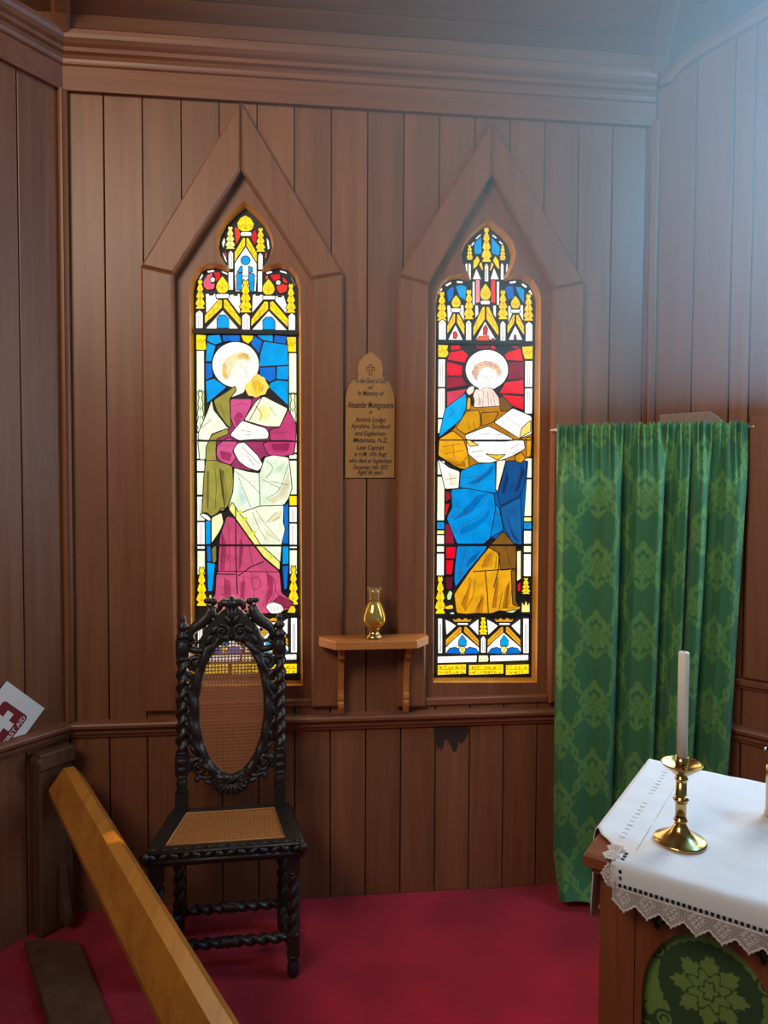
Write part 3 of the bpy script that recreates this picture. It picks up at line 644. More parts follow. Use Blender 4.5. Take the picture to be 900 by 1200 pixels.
# the saint
sf = 'saint_figure'
g.piece(sf, a1(arc(382, 988, 138, 0, 352, 44, 134)), (255, 252, 240), .0036)
HAIR = (222, 186, 112); SKIN = (255, 242, 222)
g.piece(sf, a1([(372, 1000), (400, 962), (452, 972), (470, 1010), (468, 1060), (440, 1090), (430, 1150), (350, 1180), (362, 1110), (352, 1060)]), SKIN, .0)
for pl, c in (([(298, 1046), (304, 985), (330, 950), (372, 926), (418, 910), (456, 922), (474, 955), (458, 978), (428, 958), (394, 966), (366, 1000), (352, 1040), (344, 1078), (314, 1076)], (240, 218, 168)), ([(302, 1010), (318, 980), (330, 1008), (326, 1034), (340, 1062), (326, 1072), (306, 1046)], HAIR), ([(380, 945), (410, 920), (446, 924), (466, 952), (455, 966), (434, 946), (404, 950)], (228, 190, 112)), ([(430, 1120), (446, 1096), (470, 1078), (488, 1050), (514, 1042), (530, 1056), (552, 1066), (560, 1090), (580, 1118), (564, 1136), (556, 1162), (528, 1166), (504, 1184), (480, 1170), (456, 1170), (446, 1146)], (248, 206, 96)), ([(470, 1110), (500, 1075), (540, 1100), (545, 1140), (500, 1160)], (250, 186, 50))): g.piece(sf, a1(pl), c, 0)
for pl in ([(410, 1003), (424, 1000)], [(446, 1002), (456, 1006)], [(434, 1010), (446, 1036), (434, 1042)], [(430, 1062), (450, 1066)], [(302, 1000), (318, 980), (330, 1008)], [(420, 925), (440, 930), (455, 945)], [(480, 1080), (500, 1130)], [(520, 1075), (525, 1135)], [(545, 1100), (530, 1150)]): g.line(a1(pl), .0014)
g.piece(sf, a2([(350, 140), (470, 138), (560, 120), (700, 215), (736, 300), (724, 465), (545, 475), (470, 560), (370, 540), (270, 500), (262, 380), (330, 310)]), (150, 52, 92), .003)
for pl, c in (([(205, 570), (260, 510), (330, 560), (345, 700), (320, 790), (200, 805), (195, 650)], OLIVE),
              ([(350, 138), (478, 138), (472, 180), (432, 262), (376, 312), (352, 250)], PINK), ([(252, 146), (340, 90), (378, 62), (388, 88), (347, 140), (350, 200), (356, 312), (330, 292), (272, 210)], OLIVE),
              ([(218, 210), (242, 140), (256, 205), (345, 318), (300, 322), (240, 346), (232, 384), (160, 376), (166, 330)], (226, 232, 206)),
              ([(160, 386), (228, 388), (206, 494), (172, 496)], (220, 226, 196)),
              ([(690, 200), (736, 290), (732, 400), (722, 462), (650, 477), (570, 465), (540, 400), (584, 382), (580, 320), (640, 302)], (188, 62, 112)),
              ([(430, 262), (502, 150), (545, 122), (688, 195), (640, 302), (560, 300), (490, 282)], (244, 240, 206)),
              ([(240, 350), (332, 310), (345, 342), (272, 372), (266, 440), (270, 500), (362, 530), (370, 640), (355, 740), (320, 782), (300, 772), (282, 802), (240, 828), (212, 802), (184, 806), (195, 600), (206, 500), (210, 420)], OLIVE),
              ([(268, 470), (272, 408), (340, 363), (392, 390), (402, 420), (362, 442), (386, 482), (352, 527), (290, 502)], PINK),
              ([(360, 332), (420, 264), (482, 286), (560, 310), (577, 340), (572, 372), (480, 376), (400, 382), (350, 352)], (252, 244, 230)),
              ([(366, 440), (392, 398), (432, 390), (512, 470), (546, 528), (512, 562), (450, 540), (400, 505)], (246, 238, 228)),
              ([(330, 822), (372, 832), (470, 970), (545, 1070), (642, 1150), (640, 1160), (278, 1160), (285, 1000), (290, 940)], ROSE)):
    g.piece(sf, a2(pl), c, .0034)
g.piece(sf, a3([(278, 195), (640, 200), (650, 320), (722, 380), (700, 418), (640, 430), (550, 445), (450, 425), (300, 432), (228, 385), (262, 330), (268, 220)]), (196, 76, 114), .003)
for pl, c in (([(372, 540), (450, 562), (522, 572), (552, 480), (600, 466), (692, 480), (702, 560), (712, 660), (692, 720), (664, 760), (520, 765), (450, 790), (372, 824), (336, 780), (366, 680)], (222, 236, 206)),
              ([(372, 824), (450, 790), (520, 765), (664, 760), (660, 860), (672, 900), (652, 982), (640, 1142), (545, 1062), (470, 962)], (232, 236, 204)),
              ([(340, 782), (362, 740), (402, 805), (442, 850), (524, 985), (642, 1092), (640, 1142), (545, 1062), (470, 962), (372, 824)], (230, 222, 118)),
              ([(240, 832), (300, 802), (312, 860), (290, 912), (240, 986)], (240, 238, 180)), ([(174, 806), (212, 812), (238, 836), (234, 856), (190, 832)], WHITE), ([(240, 1010), (270, 990), (270, 1092), (246, 1100)], (120, 112, 52))):
    g.piece(sf, a2(pl), c, .0034)
for pl, c in (([(560, 730), (640, 690), (692, 560), (700, 640), (680, 715), (600, 750)], (214, 208, 172)), ([(560, 860), (620, 800), (655, 790), (650, 830), (600, 860)], (214, 206, 164)), ([(500, 800), (540, 880), (640, 975), (560, 930)], (214, 210, 172)), ([(545, 600), (620, 540), (680, 500), (640, 570)], (204, 218, 190)), ([(390, 600), (440, 720), (430, 780), (400, 700)], (196, 222, 214)), ([(285, 540), (310, 560), (320, 770), (300, 700)], (104, 98, 40)), ([(215, 560), (228, 560), (225, 780), (212, 780)], (116, 110, 46)), ([(590, 400), (700, 395), (690, 440), (600, 440)], (150, 36, 82)), ([(370, 250), (400, 210), (430, 240), (385, 300)], (160, 52, 96)), ([(290, 440), (360, 455), (350, 505), (300, 490)], (156, 50, 92)), ([(520, 180), (600, 190), (560, 270), (510, 260)], (240, 226, 150))):
    g.piece(sf, a2(pl), c, 0)
for pl, c in (([(300, -40), (330, 40), (318, 190), (290, 190)], (156, 46, 84)), ([(405, 0), (430, 40), (415, 170), (398, 190)], (150, 44, 80)), ([(315, 240), (350, 250), (352, 410), (320, 400)], (160, 52, 88)), ([(410, 260), (440, 250), (430, 400), (408, 400)], (160, 52, 88)), ([(560, 200), (600, 230), (600, 330), (550, 400), (575, 290)], (150, 44, 80))):
    g.piece(sf, a3(pl), c, 0)
for pl in ([(400, 600), (440, 700), (470, 770)], [(380, 560), (480, 640), (520, 690)], [(540, 610), (640, 660)], [(690, 520), (640, 680), (560, 720)], [(560, 500), (610, 540), (560, 600)], [(500, 790), (560, 880), (640, 970)], [(560, 860), (620, 800)], [(600, 850), (640, 830)], [(480, 800), (520, 900), (560, 960)], [(580, 620), (690, 640)], [(400, 320), (470, 330)], [(440, 350), (475, 345)], [(450, 470), (490, 530)], [(420, 420), (520, 520)], [(220, 560), (215, 700), (220, 780)], [(260, 540), (270, 640), (262, 780)], [(310, 560), (330, 680), (320, 760)], [(280, 410), (360, 410)], [(290, 450), (360, 470)], [(600, 340), (690, 330)], [(590, 380), (710, 380)], [(620, 420), (700, 420)], [(600, 450), (690, 440)], [(370, 180), (420, 160), (450, 180)], [(380, 240), (420, 220)], [(290, 170), (320, 250)], [(180, 310), (240, 260)], [(500, 180), (540, 230), (520, 270)], [(580, 180), (620, 240)]): g.line(a2(pl), .0017)
for pl in ([(540, 122), (464, 262)], [(520, 572), (526, 766)], [(206, 500), (268, 498)], [(290, 560), (310, 700), (318, 780)]): g.line(a2(pl), .0028, False)
for c_ in ((440, 838), (490, 920), (410, 800), (540, 1000), (590, 1060)): g.piece(sf, a2(arc(c_[0], c_[1], 12, 0, 320, 8)), (206, 222, 30), 0)
for pl in ([(382, -180), (384, 120), (392, 330)], [(265, 212), (380, 214)], [(398, 222), (470, 170), (545, 140)]): g.line(a3(pl), .0042, False)
for pl in ([(300, -60), (310, 60), (295, 180)], [(340, -80), (350, 200)], [(420, -20), (410, 150)], [(460, 40), (480, 160)], [(320, 230), (310, 380)], [(350, 260), (355, 400)], [(430, 220), (410, 400)], [(470, 200), (500, 330), (450, 410)], [(560, 180), (575, 280), (540, 400)], [(600, 230), (620, 300), (590, 370)], [(610, 300), (660, 380), (690, 400)], [(640, 340), (580, 400)], [(310, 90), (345, 120), (310, 150), (290, 120), (310, 90)], [(470, 240), (520, 220), (530, 290), (480, 310), (470, 240)], [(300, 290), (335, 280), (330, 330), (295, 330)]): g.line(a3(pl), .0019)
g.piece(sf, a3([(640, 338), (720, 380), (712, 405), (680, 412), (610, 390), (600, 372)]), (140, 40, 74), .0026)
g.piece(sf, a3([(556, 405), (572, 382), (604, 375), (650, 390), (667, 420), (642, 442), (586, 443)]), (255, 240, 232), .003)
for x in (590, 610, 630, 650): g.line(a3([(x-6, 398), (x, 432)]), .0012)
g.piece('base_glass', a3([(225, 335), (240, 330), (245, 352), (230, 360)]), (200, 190, 110)); g.piece('base_glass', a3([(700, 400), (722, 395), (735, 420), (730, 440), (682, 438)]), YEL)
make_base(g, (160, 742), 200, 630, 466)
w1 = empty('window_1', (0, 0, 0)); struct(w1, 'left stained glass lancet window with haloed saint in rose and olive robes', 'window')
finish_window(g, w1, OUT1, WIN[0], [((228, 389), (349, 390.5), .008), ((228, 516.5), (350, 517.5), .003), ((229, 638.5), (351, 639), .004), ((230, 722), (352, 722), .004)])
# ---------------- right window: saint in blue and gold with an open book
g = Glazing(); OX, OY = 480, 240
a1 = lambda pts: A(pts, OX, OY); a2 = lambda pts: A(pts, OX, 440); a3 = lambda pts: A(pts, OX, 600)
OUT2 = a1([(142, 2768), (150, 1500), (156, 580), (166, 530), (190, 478), (230, 446), (290, 436), (335, 452), (358, 448), (330, 395), (308, 340), (306, 290), (325, 240), (370, 188), (415, 150), (449, 126), (480, 150), (532, 190), (572, 240), (590, 300), (582, 350), (560, 400), (542, 445), (560, 452), (600, 438), (650, 444), (695, 470), (725, 520), (736, 570), (726, 1500), (712, 2768)])[::-1]
for pl, c in (([(215, 512), (232, 490), (262, 476), (256, 542), (226, 576)], BLUED), ([(267, 476), (310, 470), (334, 482), (326, 562), (290, 542)], BLUE), ([(556, 492), (572, 476), (606, 476), (611, 542), (575, 562)], BLUED), ([(616, 480), (650, 482), (672, 502), (669, 586), (645, 548)], BLUE),
              ([(374, 225), (420, 188), (422, 290), (380, 292)], BLUE), ([(477, 188), (532, 250), (522, 302), (478, 286)], BLUE), ([(352, 240), (374, 216), (382, 224), (360, 252)], WHITE), ([(384, 198), (414, 172), (420, 180), (390, 208)], WHITE), ([(484, 172), (512, 194), (506, 204), (480, 184)], WHITE), ([(526, 208), (548, 232), (540, 240), (520, 220)], WHITE), ([(322, 350), (338, 340), (340, 400), (330, 392)], WHITE), ([(565, 350), (576, 340), (572, 392), (560, 400)], WHITE),
              ([(385, 440), (412, 440), (412, 572), (385, 580)], (240, 150, 160)), ([(475, 440), (502, 440), (502, 580), (475, 574)], (236, 60, 40)), ([(366, 450), (382, 450), (382, 590), (366, 590)], WHITE), ([(508, 450), (525, 450), (525, 590), (508, 590)], WHITE),
              ([(382, 590), (400, 590), (404, 640), (382, 670)], WHITE), ([(486, 590), (506, 590), (506, 670), (488, 640)], WHITE), ([(440, 682), (506, 792), (384, 792)], WHITE), ([(268, 702), (312, 794), (222, 794)], WHITE), ([(618, 706), (662, 794), (576, 794)], WHITE),
              ([(218, 590), (236, 590), (250, 634), (222, 700)], WHITE), ([(300, 585), (316, 590), (320, 690), (290, 634)], WHITE), ([(574, 592), (590, 592), (600, 640), (576, 700)], WHITE), ([(648, 585), (664, 590), (666, 690), (640, 640)], WHITE),
              ([(430, 722), (445, 706), (456, 726), (452, 762), (430, 762)], RED), ([(390, 792), (405, 772), (460, 768), (466, 800), (390, 802)], (240, 86, 40)), ([(480, 785), (494, 785), (494, 800), (478, 800)], RED), ([(254, 750), (270, 742), (281, 766), (270, 786), (254, 782)], (226, 40, 60)), ([(610, 764), (622, 764), (625, 792), (609, 792)], (150, 50, 80)),
              ([(390, 372), (366, 440), (420, 440)], WHITE), ([(493, 366), (470, 440), (523, 440)], WHITE)):
    g.piece(cg, a1(pl), c)
for pl in ([(168, 520), (184, 490), (192, 496), (178, 524)], [(210, 470), (240, 454), (244, 462), (216, 478)], [(275, 448), (310, 450), (308, 460), (276, 458)], [(585, 452), (620, 448), (620, 458), (588, 462)], [(660, 462), (686, 480), (680, 488), (656, 470)], [(704, 500), (718, 526), (710, 530), (696, 508)]): g.piece(cg, a1(pl), WHITE, 0)
gable(g, cg, [(370, 382), (372, 330), (396, 298), (412, 328), (392, 366)], [(485, 328), (500, 300), (522, 330), (526, 386), (506, 366)], OX, OY)
gable(g, cg, [(404, 352), (420, 330), (431, 380), (424, 390)], [(466, 385), (478, 334), (492, 352), (476, 390)], OX, OY)
pinnacle(g, cg, 449, 138, 338, 54, OX, OY); pinnacle(g, cg, 351, 238, 326, 38, OX, OY); pinnacle(g, cg, 544, 240, 328, 36, OX, OY)
pillar(g, cg, 437, 461, 342, 452, OX, OY); pillar(g, cg, 341, 359, 338, 442, OX, OY, True, False); pillar(g, cg, 531, 550, 338, 442, OX, OY, True, False)
flame(g, cg, 443, 460, 560, 66, OX, OY); bar(g, cg, 412, 472, 562, 586, OX, OY)
gable(g, cg, [(370, 776), (370, 720), (426, 598), (440, 598), (440, 672)], [(447, 672), (447, 598), (464, 600), (520, 722), (520, 774)], OX, OY)
flame(g, cg, 271, 528, 605, 58, OX, OY); flame(g, cg, 618, 533, 610, 58, OX, OY); bar(g, cg, 238, 300, 607, 632, OX, OY); bar(g, cg, 588, 648, 614, 636, OX, OY)
gable(g, cg, [(218, 762), (218, 710), (256, 638), (268, 638), (265, 692)], [(274, 692), (276, 638), (290, 644), (322, 710), (320, 772)], OX, OY)
gable(g, cg, [(570, 764), (570, 710), (606, 644), (616, 644), (612, 692)], [(621, 692), (622, 644), (635, 645), (670, 714), (670, 772)], OX, OY)
for q in ((378, 740, 432, 620), (510, 740, 456, 620), (224, 730, 260, 655), (315, 735, 284, 660), (576, 735, 610, 660), (664, 738, 630, 660)): scrolls(g, *q, OX, OY, 2, 6)
for cx, y0, y1 in ((346, 503, 674), (545, 505, 674), (188, 514, 682), (694, 528, 682)): pinnacle(g, cg, cx, y0, y1, 56, OX, OY)
for x0, x1, y0 in ((168, 212, 672), (327, 361, 675), (528, 561, 680), (676, 718, 685)): pillar(g, cg, x0, x1, y0, 802, OX, OY)
g.piece(bg, a1([(165, 820), (226, 824), (220, 850), (229, 872), (215, 896), (165, 896)]), YEL); g.piece(bg, a1([(655, 832), (720, 828), (719, 906), (672, 906), (660, 872)]), YEL)
for q in ((195, 858), (690, 866)): scrolls(g, q[0]-22, q[1], q[0]+24, q[1], OX, OY, 2, 10)
column(g, bg, [(905, 1070, WHITE, 'grey'), (1076, 1250, WHITE, 'grey'), (1256, 1340, CREAM, ''), (1500, 1582, CREAM, ''), (1592, 1850, PALE, ''), (1858, 1900, BLUE, 'sq'), (1906, 1930, YELP, ''), (1934, 1988, CREAM, ''), (1998, 2034, PALE, ''), (2042, 2172, WHITE, '')], (166, 156, 905, 2200), (208, 200, 905, 2200), OX, OY)
pinnacle(g, bg, 178, 2180, 2395, 56, OX, OY)
column(g, bg, [(915, 1070, WHITE, 'grey'), (1076, 1225, WHITE, 'grey'), (1485, 1600, CREAM, ''), (1607, 1825, PALE, ''), (1830, 1856, YELP, ''), (1860, 1900, BLUE, 'sq'), (1908, 1986, WHITE, ''), (1994, 2036, PALE, ''), (2044, 2176, WHITE, '')], (673, 664, 905, 2200), (718, 708, 905, 2200), OX, OY)
pinnacle(g, bg, 679, 2186, 2280, 48, OX, OY); g.piece(bg, a3([(655, 520), (668, 545), (678, 515), (690, 545), (700, 520), (702, 586), (652, 586)]), YELP)
for pl, c in (([(236, 826), (292, 824), (302, 848), (240, 856)], RED), ([(236, 864), (310, 852), (342, 882), (320, 928), (218, 910)], (232, 12, 40)), ([(216, 918), (310, 944), (304, 1004), (214, 1004)], RED), ([(214, 1010), (305, 1008), (335, 1060), (214, 1078)], (150, 24, 50)), ([(216, 1096), (335, 1078), (300, 1130), (216, 1190)], (206, 60, 84)),
              ([(380, 822), (470, 826), (460, 848), (392, 846)], (130, 20, 40)), ([(472, 826), (502, 830), (500, 850), (472, 846)], RED), ([(590, 826), (640, 828), (635, 848), (600, 842)], (150, 24, 50)), ([(575, 862), (648, 842), (664, 918), (566, 912), (552, 880)], (232, 12, 34)), ([(576, 922), (664, 922), (666, 1020), (575, 1028)], (130, 22, 52)), ([(560, 1040), (664, 1024), (666, 1112), (520, 1106)], RED), ([(535, 1112), (666, 1122), (664, 1204), (590, 1176)], (226, 10, 36))):
    g.piece(bl, a1(pl), c)
for pl, c in (([(206, 680), (236, 682), (240, 720), (210, 742)], (150, 24, 50)), ([(206, 752), (232, 750), (214, 820), (206, 820)], RED), ([(206, 868), (240, 872), (262, 985), (206, 985)], (140, 24, 46))): g.piece(bl, a2(pl), c)
for pl, c in (([(210, 202), (270, 202), (264, 272), (210, 272)], RED), ([(210, 280), (256, 280), (246, 365), (212, 365)], (228, 6, 30)), ([(210, 382), (250, 376), (246, 450), (212, 452)], (96, 18, 40)), ([(215, 490), (232, 455), (250, 470), (240, 510), (220, 516)], (196, 216, 150)), ([(625, 228), (650, 224), (650, 390), (625, 406)], (246, 226, 180)), ([(628, 426), (648, 405), (646, 460), (630, 466)], RED)): g.piece(bl, a3(pl), c)
g.piece(sf, a1(arc(450, 968, 126, 0, 352, 44, 118)), (255, 250, 246), .0036)
HR = (226, 186, 158)
g.piece(sf, a1([(398, 960), (450, 945), (505, 965), (512, 1020), (500, 1080), (450, 1075), (405, 1090), (392, 1030)]), (255, 246, 240), 0)
cu = [(392, 1035), (372, 1010), (358, 985), (372, 960), (382, 938), (408, 925), (430, 915), (458, 916), (484, 922), (510, 934), (530, 955), (538, 985), (522, 1010), (508, 1000), (502, 972), (478, 962), (452, 950), (425, 960), (408, 976), (400, 1005)]
g.piece(sf, a1(cu), HR, 0)
for x, y in ((375, 985), (388, 950), (415, 935), (445, 930), (475, 938), (505, 948), (522, 975), (382, 1015)): g.line(a1(arc(x, y, 9, 0, 290, 8)), .0014)
g.piece(sf, a1([(326, 1092), (350, 1066), (378, 1062), (372, 1100), (345, 1120)]), (250, 224, 206), .002)
g.piece(sf, a1([(368, 1118), (385, 1078), (415, 1090), (425, 1078), (450, 1070), (482, 1080), (498, 1100), (520, 1130), (532, 1165), (522, 1198), (495, 1192), (470, 1215), (440, 1206), (420, 1210), (398, 1192), (372, 1192), (378, 1150)]), (244, 214, 200), .002)
for pl in ([(400, 1110), (410, 1180)], [(430, 1090), (425, 1195)], [(455, 1100), (462, 1205)], [(485, 1100), (500, 1185)], [(430, 1010), (445, 1008)], [(470, 1010), (486, 1006)], [(455, 1010), (460, 1040), (448, 1044)], [(435, 1062), (470, 1060)], [(412, 1000), (425, 1000)], [(402, 1130), (415, 1150), (400, 1170)], [(478, 1130), (470, 1160), (484, 1180)]): g.line(a1(pl), .0015)
DBLUE = (18, 74, 132); BROWN = (116, 76, 30)
g.piece(sf, a2([(330, 150), (380, 190), (520, 180), (600, 200), (712, 250), (710, 480), (560, 515), (350, 545), (180, 470), (172, 372), (260, 310)]), (176, 116, 22), .003)
g.piece(sf, a2([(290, 560), (500, 505), (690, 500), (655, 990), (470, 950), (240, 668)]), (14, 84, 150), .003)
for pl, c in (([(520, 130), (548, 125), (602, 182), (572, 212), (530, 212)], BROWN), ([(330, 210), (400, 204), (412, 240), (412, 302), (322, 346), (268, 308)], (206, 146, 22)), ([(416, 220), (520, 214), (492, 272), (420, 300)], (186, 124, 20)),
              ([(325, 104), (332, 140), (326, 202), (300, 260), (168, 366), (205, 195)], (10, 160, 226)), ([(336, 130), (356, 130), (356, 200), (328, 206)], (214, 160, 30)),
              ([(170, 372), (250, 324), (312, 370), (332, 430), (342, 482), (348, 552), (290, 545), (165, 470)], (222, 156, 20)),
              ([(165, 490), (230, 540), (292, 562), (286, 662), (204, 666), (185, 580)], (250, 242, 222)),
              ([(296, 560), (382, 520), (500, 508), (502, 692), (290, 656)], (8, 138, 206)), ([(506, 500), (562, 494), (512, 682), (502, 670)], (250, 238, 208)), ([(565, 500), (688, 500), (672, 620), (650, 700), (530, 765), (512, 700), (535, 610)], DBLUE),
              ([(528, 772), (650, 712), (655, 992), (600, 982), (545, 880)], (22, 92, 152)), ([(500, 752), (522, 772), (548, 905), (468, 952), (486, 850)], (10, 120, 190)),
              ([(240, 668), (330, 660), (492, 692), (500, 780), (470, 952), (430, 986), (275, 986), (214, 836), (246, 772)], (4, 134, 206)),
              ([(600, 192), (712, 240), (712, 345), (640, 371), (490, 276)], WHITE), ([(706, 262), (706, 330), (640, 369), (652, 310)], (248, 216, 110)),
              ([(320, 350), (460, 297), (606, 373), (590, 384), (330, 384)], WHITE),
              ([(330, 386), (560, 386), (664, 375), (674, 430), (600, 472), (550, 492), (470, 512), (400, 512), (340, 462)], (255, 246, 238)),
              ([(322, 372), (350, 380), (404, 410), (350, 418)], (250, 204, 80)), ([(440, 458), (500, 466), (562, 462), (512, 498)], (246, 190, 40)),
              ([(680, 362), (712, 366), (706, 472), (682, 482)], (214, 152, 22)), ([(612, 472), (650, 450), (676, 482), (652, 514), (618, 506)], (206, 140, 22))):
    g.piece(sf, a2(pl), c, .0034)
for pl, c in (([(275, 198), (452, 198), (440, 225), (350, 330), (266, 440), (258, 400), (264, 300)], (6, 126, 198)),
              ([(545, 112), (622, 200), (616, 400), (622, 520), (650, 562), (600, 584), (520, 576), (480, 592), (440, 592), (390, 590), (330, 596), (272, 590), (258, 480), (350, 345), (440, 232)], (216, 152, 20)),
              ([(545, 112), (622, 200), (620, 332), (530, 340), (518, 240), (458, 204)], (122, 82, 26)), ([(590, 340), (618, 338), (620, 520), (640, 555), (600, 540)], (120, 80, 26)),
              ([(198, 552), (250, 538), (256, 566), (210, 570)], (240, 190, 40)), ([(232, 586), (262, 584), (258, 598), (236, 598)], (226, 240, 220)), ([(548, 584), (600, 572), (628, 576), (600, 590)], (196, 222, 180))):
    g.piece(sf, a3(pl), c, .0034)
for pl, c in (([(300, 800), (400, 700), (450, 690), (360, 800), (250, 850)], (0, 104, 176)), ([(330, 640), (420, 590), (490, 525), (480, 570), (400, 630)], (0, 104, 176)), ([(300, 890), (400, 850), (470, 780), (460, 830), (380, 900), (290, 930)], (2, 112, 184)), ([(650, 520), (672, 560), (640, 660), (610, 690), (640, 600)], (12, 50, 98)), ([(560, 800), (590, 900), (640, 980), (600, 950)], (14, 64, 116)), ([(560, 560), (580, 600), (550, 700), (535, 680)], (12, 50, 98)), ([(200, 480), (290, 520), (320, 500), (330, 540), (260, 530)], (176, 112, 12)), ([(230, 570), (280, 580), (260, 650), (240, 640)], (232, 216, 190))):
    g.piece(sf, a2(pl), c, 0)
for pl, c in (([(300, 540), (345, 440), (365, 370), (350, 460), (325, 580)], (180, 112, 12)), ([(385, 585), (392, 550), (432, 480), (425, 590)], (184, 116, 12)), ([(480, 560), (505, 400), (520, 380), (505, 560)], (170, 104, 14)), ([(540, 560), (560, 440), (585, 400), (575, 560)], (160, 98, 16)), ([(330, 320), (350, 270), (420, 215), (380, 280)], (0, 92, 160)), ([(420, 325), (455, 250), (480, 220), (460, 320)], (184, 118, 14))):
    g.piece(sf, a3(pl), c, 0)
for pl in ([(370, 348), (530, 336), (620, 330)], [(440, 345), (452, 470), (458, 592)], [(522, 240), (518, 330), (490, 440)]): g.line(a3(pl), .0040, False)
for pl in ([(300, 540), (345, 440), (350, 380)], [(320, 580), (370, 500), (380, 400)], [(400, 580), (420, 480)], [(385, 590), (390, 560), (430, 500)], [(480, 560), (500, 440), (510, 380)], [(520, 570), (540, 470)], [(560, 560), (575, 420)], [(420, 320), (450, 250)], [(470, 320), (480, 250), (495, 210)], [(500, 330), (505, 260)], [(560, 200), (590, 320)], [(290, 400), (300, 300), (330, 220)], [(330, 320), (340, 280), (320, 260)], [(290, 360), (330, 340)], [(370, 220), (400, 230)], [(600, 420), (580, 540)], [(540, 560), (620, 560)]): g.line(a3(pl), .0021)
for pl in ([(240, 700), (300, 800), (240, 830)], [(230, 830), (300, 830), (400, 690)], [(300, 830), (420, 760), (450, 700)], [(270, 900), (340, 860), (450, 790)], [(240, 870), (300, 960)], [(320, 640), (400, 600), (480, 530)], [(310, 600), (420, 590)], [(340, 660), (430, 600)], [(560, 560), (540, 690)], [(600, 520), (590, 660)], [(640, 520), (650, 600), (620, 670)], [(660, 540), (630, 610)], [(560, 780), (590, 900), (640, 970)], [(600, 760), (630, 930)], [(490, 790), (540, 830)], [(190, 420), (300, 400)], [(200, 460), (310, 440)], [(220, 480), (300, 520), (330, 480)], [(250, 400), (260, 490)], [(370, 260), (380, 310)], [(340, 270), (350, 320)], [(450, 250), (470, 230)], [(220, 250), (280, 190)], [(230, 570), (240, 640)], [(205, 610), (270, 600)], [(360, 450), (440, 440)], [(380, 480), (430, 470)], [(590, 430), (640, 400)], [(600, 460), (640, 430)], [(400, 340), (540, 350)], [(560, 240), (640, 300)]): g.line(a2(pl), .0018)
make_base(g, (163, 695), 480, 600, 620)
w2 = empty('window_2', (0, 0, 0)); struct(w2, 'right stained glass lancet window with haloed saint in blue and gold reading a book', 'window')
finish_window(g, w2, OUT2, WIN[1], [((512, 401), (625, 403), .007), ((512, 516), (623, 516), .0022), ((511, 638.5), (622, 638.5), .004), ((510, 720.5), (621, 719), .005)])

# ---- window in the right wall (beyond the picture's edge): plain leaded light that lights the altar
w3 = empty('window_3'); struct(w3, 'plain leaded window in the right wall beside the altar', 'window')
t0, t1, z0, z1 = RW
mb = MB()
for i in range(4):
    for j in range(12):
        a, b = t0+.03+(t1-t0-.06)*i/4, t0+.03+(t1-t0-.06)*(i+1)/4; c_, d_ = z0+.03+(z1-z0-.06)*j/12, z0+.03+(z1-z0-.06)*(j+1)/12
        mb.prism([(a+.004, c_+.004), (b-.004, c_+.004), (b-.004, d_-.004), (a+.004, d_-.004)], mpR, -.045, -.04, (i+j) % 3)
mb.build('leaded_glass', [glass((200, 222, 240), 2.5), glass((180, 210, 240), 2.5), glass((214, 228, 236), 2.5)], w3)
MB().ringplate([(t0-.03, z0-.07), (t1+.12, z0-.07), (t1+.12, z1+.12), (t0-.03, z1+.12)], [(t0+.02, z0+.02), (t1-.02, z0+.02), (t1-.02, z1-.02), (t0+.02, z1-.02)], mpR, -.012, .024).build('casing', M['trim'], w3)
MB().prism([(t0, z0), (t1, z0), (t1, z1), (t0, z1)], mpR, -.052, -.046).build('lead_backing', M['lead'], w3)

# ------------------------------------------------------------------ memorial plaque
pq = empty('memorial_plaque', (.2285, 0, 1.632)); tag(pq, 'engraved brass memorial tablet with trefoil top between the two windows', 'plaque')
def mpQ(a, z, d): return (a, -d, z)
zt = .475
pl = [(-.095, 0), (.095, 0), (.095, .30)]+[(.095-.012*i/6-.030*(1-math.cos(i/6*PI/2)), .30+.075*math.sin(i/6*PI/2)) for i in range(1, 7)]
pl += [(.046, .392), (.050, .412), (.044, .440), (.026, .462), (.006, .476), (0, .479)]
pl += [(-a, b) for a, b in pl[::-1] if a > 0]
MB().prism(pl, mpQ, .0005, .007, bevel=.002).build('plate', M['brass_dull'], pq)
L_ = [('To the Glory of God', .352, .120), ('and', .330, .018), ('In Memory of', .305, .100), ('Alexander Montgomerie', .258, .176), ('of', .236, .014), ('Annick Lodge', .205, .116), ('Ayrshire, Scotland', .180, .150), ('and Eaglesham', .153, .118), ('Matamata, N.Z.', .127, .130), ('Late Captain', .099, .106), ('in H.M. 10th Regt', .074, .124), ('who died at Eaglesham', .049, .162), ('December 16th 1870', .024, .132), ('Aged 66 years', .001+.004, .098)]
lettering('lettering', [(t, .0, z+.008, .034 if 'Alex' in t else (.02 if len(t) < 4 else .026), w) for t, z, w in L_], M['ink'], mpQ, pq, .0078, .25)
mb = MB(); cz = .415
for k in range(4):
    a = k*PI/2; d = (math.cos(a), math.sin(a)); l_ = .024 if k == 3 else .014
    for s_ in (-1, 1):
        p = [(d[0]*.004-d[1]*.003*s_, cz+d[1]*.004+d[0]*.003*s_), (d[0]*l_-d[1]*.007*s_, cz+d[1]*l_+d[0]*.007*s_)]
        mb.tube([mpQ(x, z, .0074) for x, z in p], .0011, 5)
    mb.tube([mpQ(d[0]*l_-d[1]*q, cz+d[1]*l_+d[0]*q, .0074) for q in (-.007, .007)], .0011, 5)
mb.build('engraved_cross', M['ink'], pq)
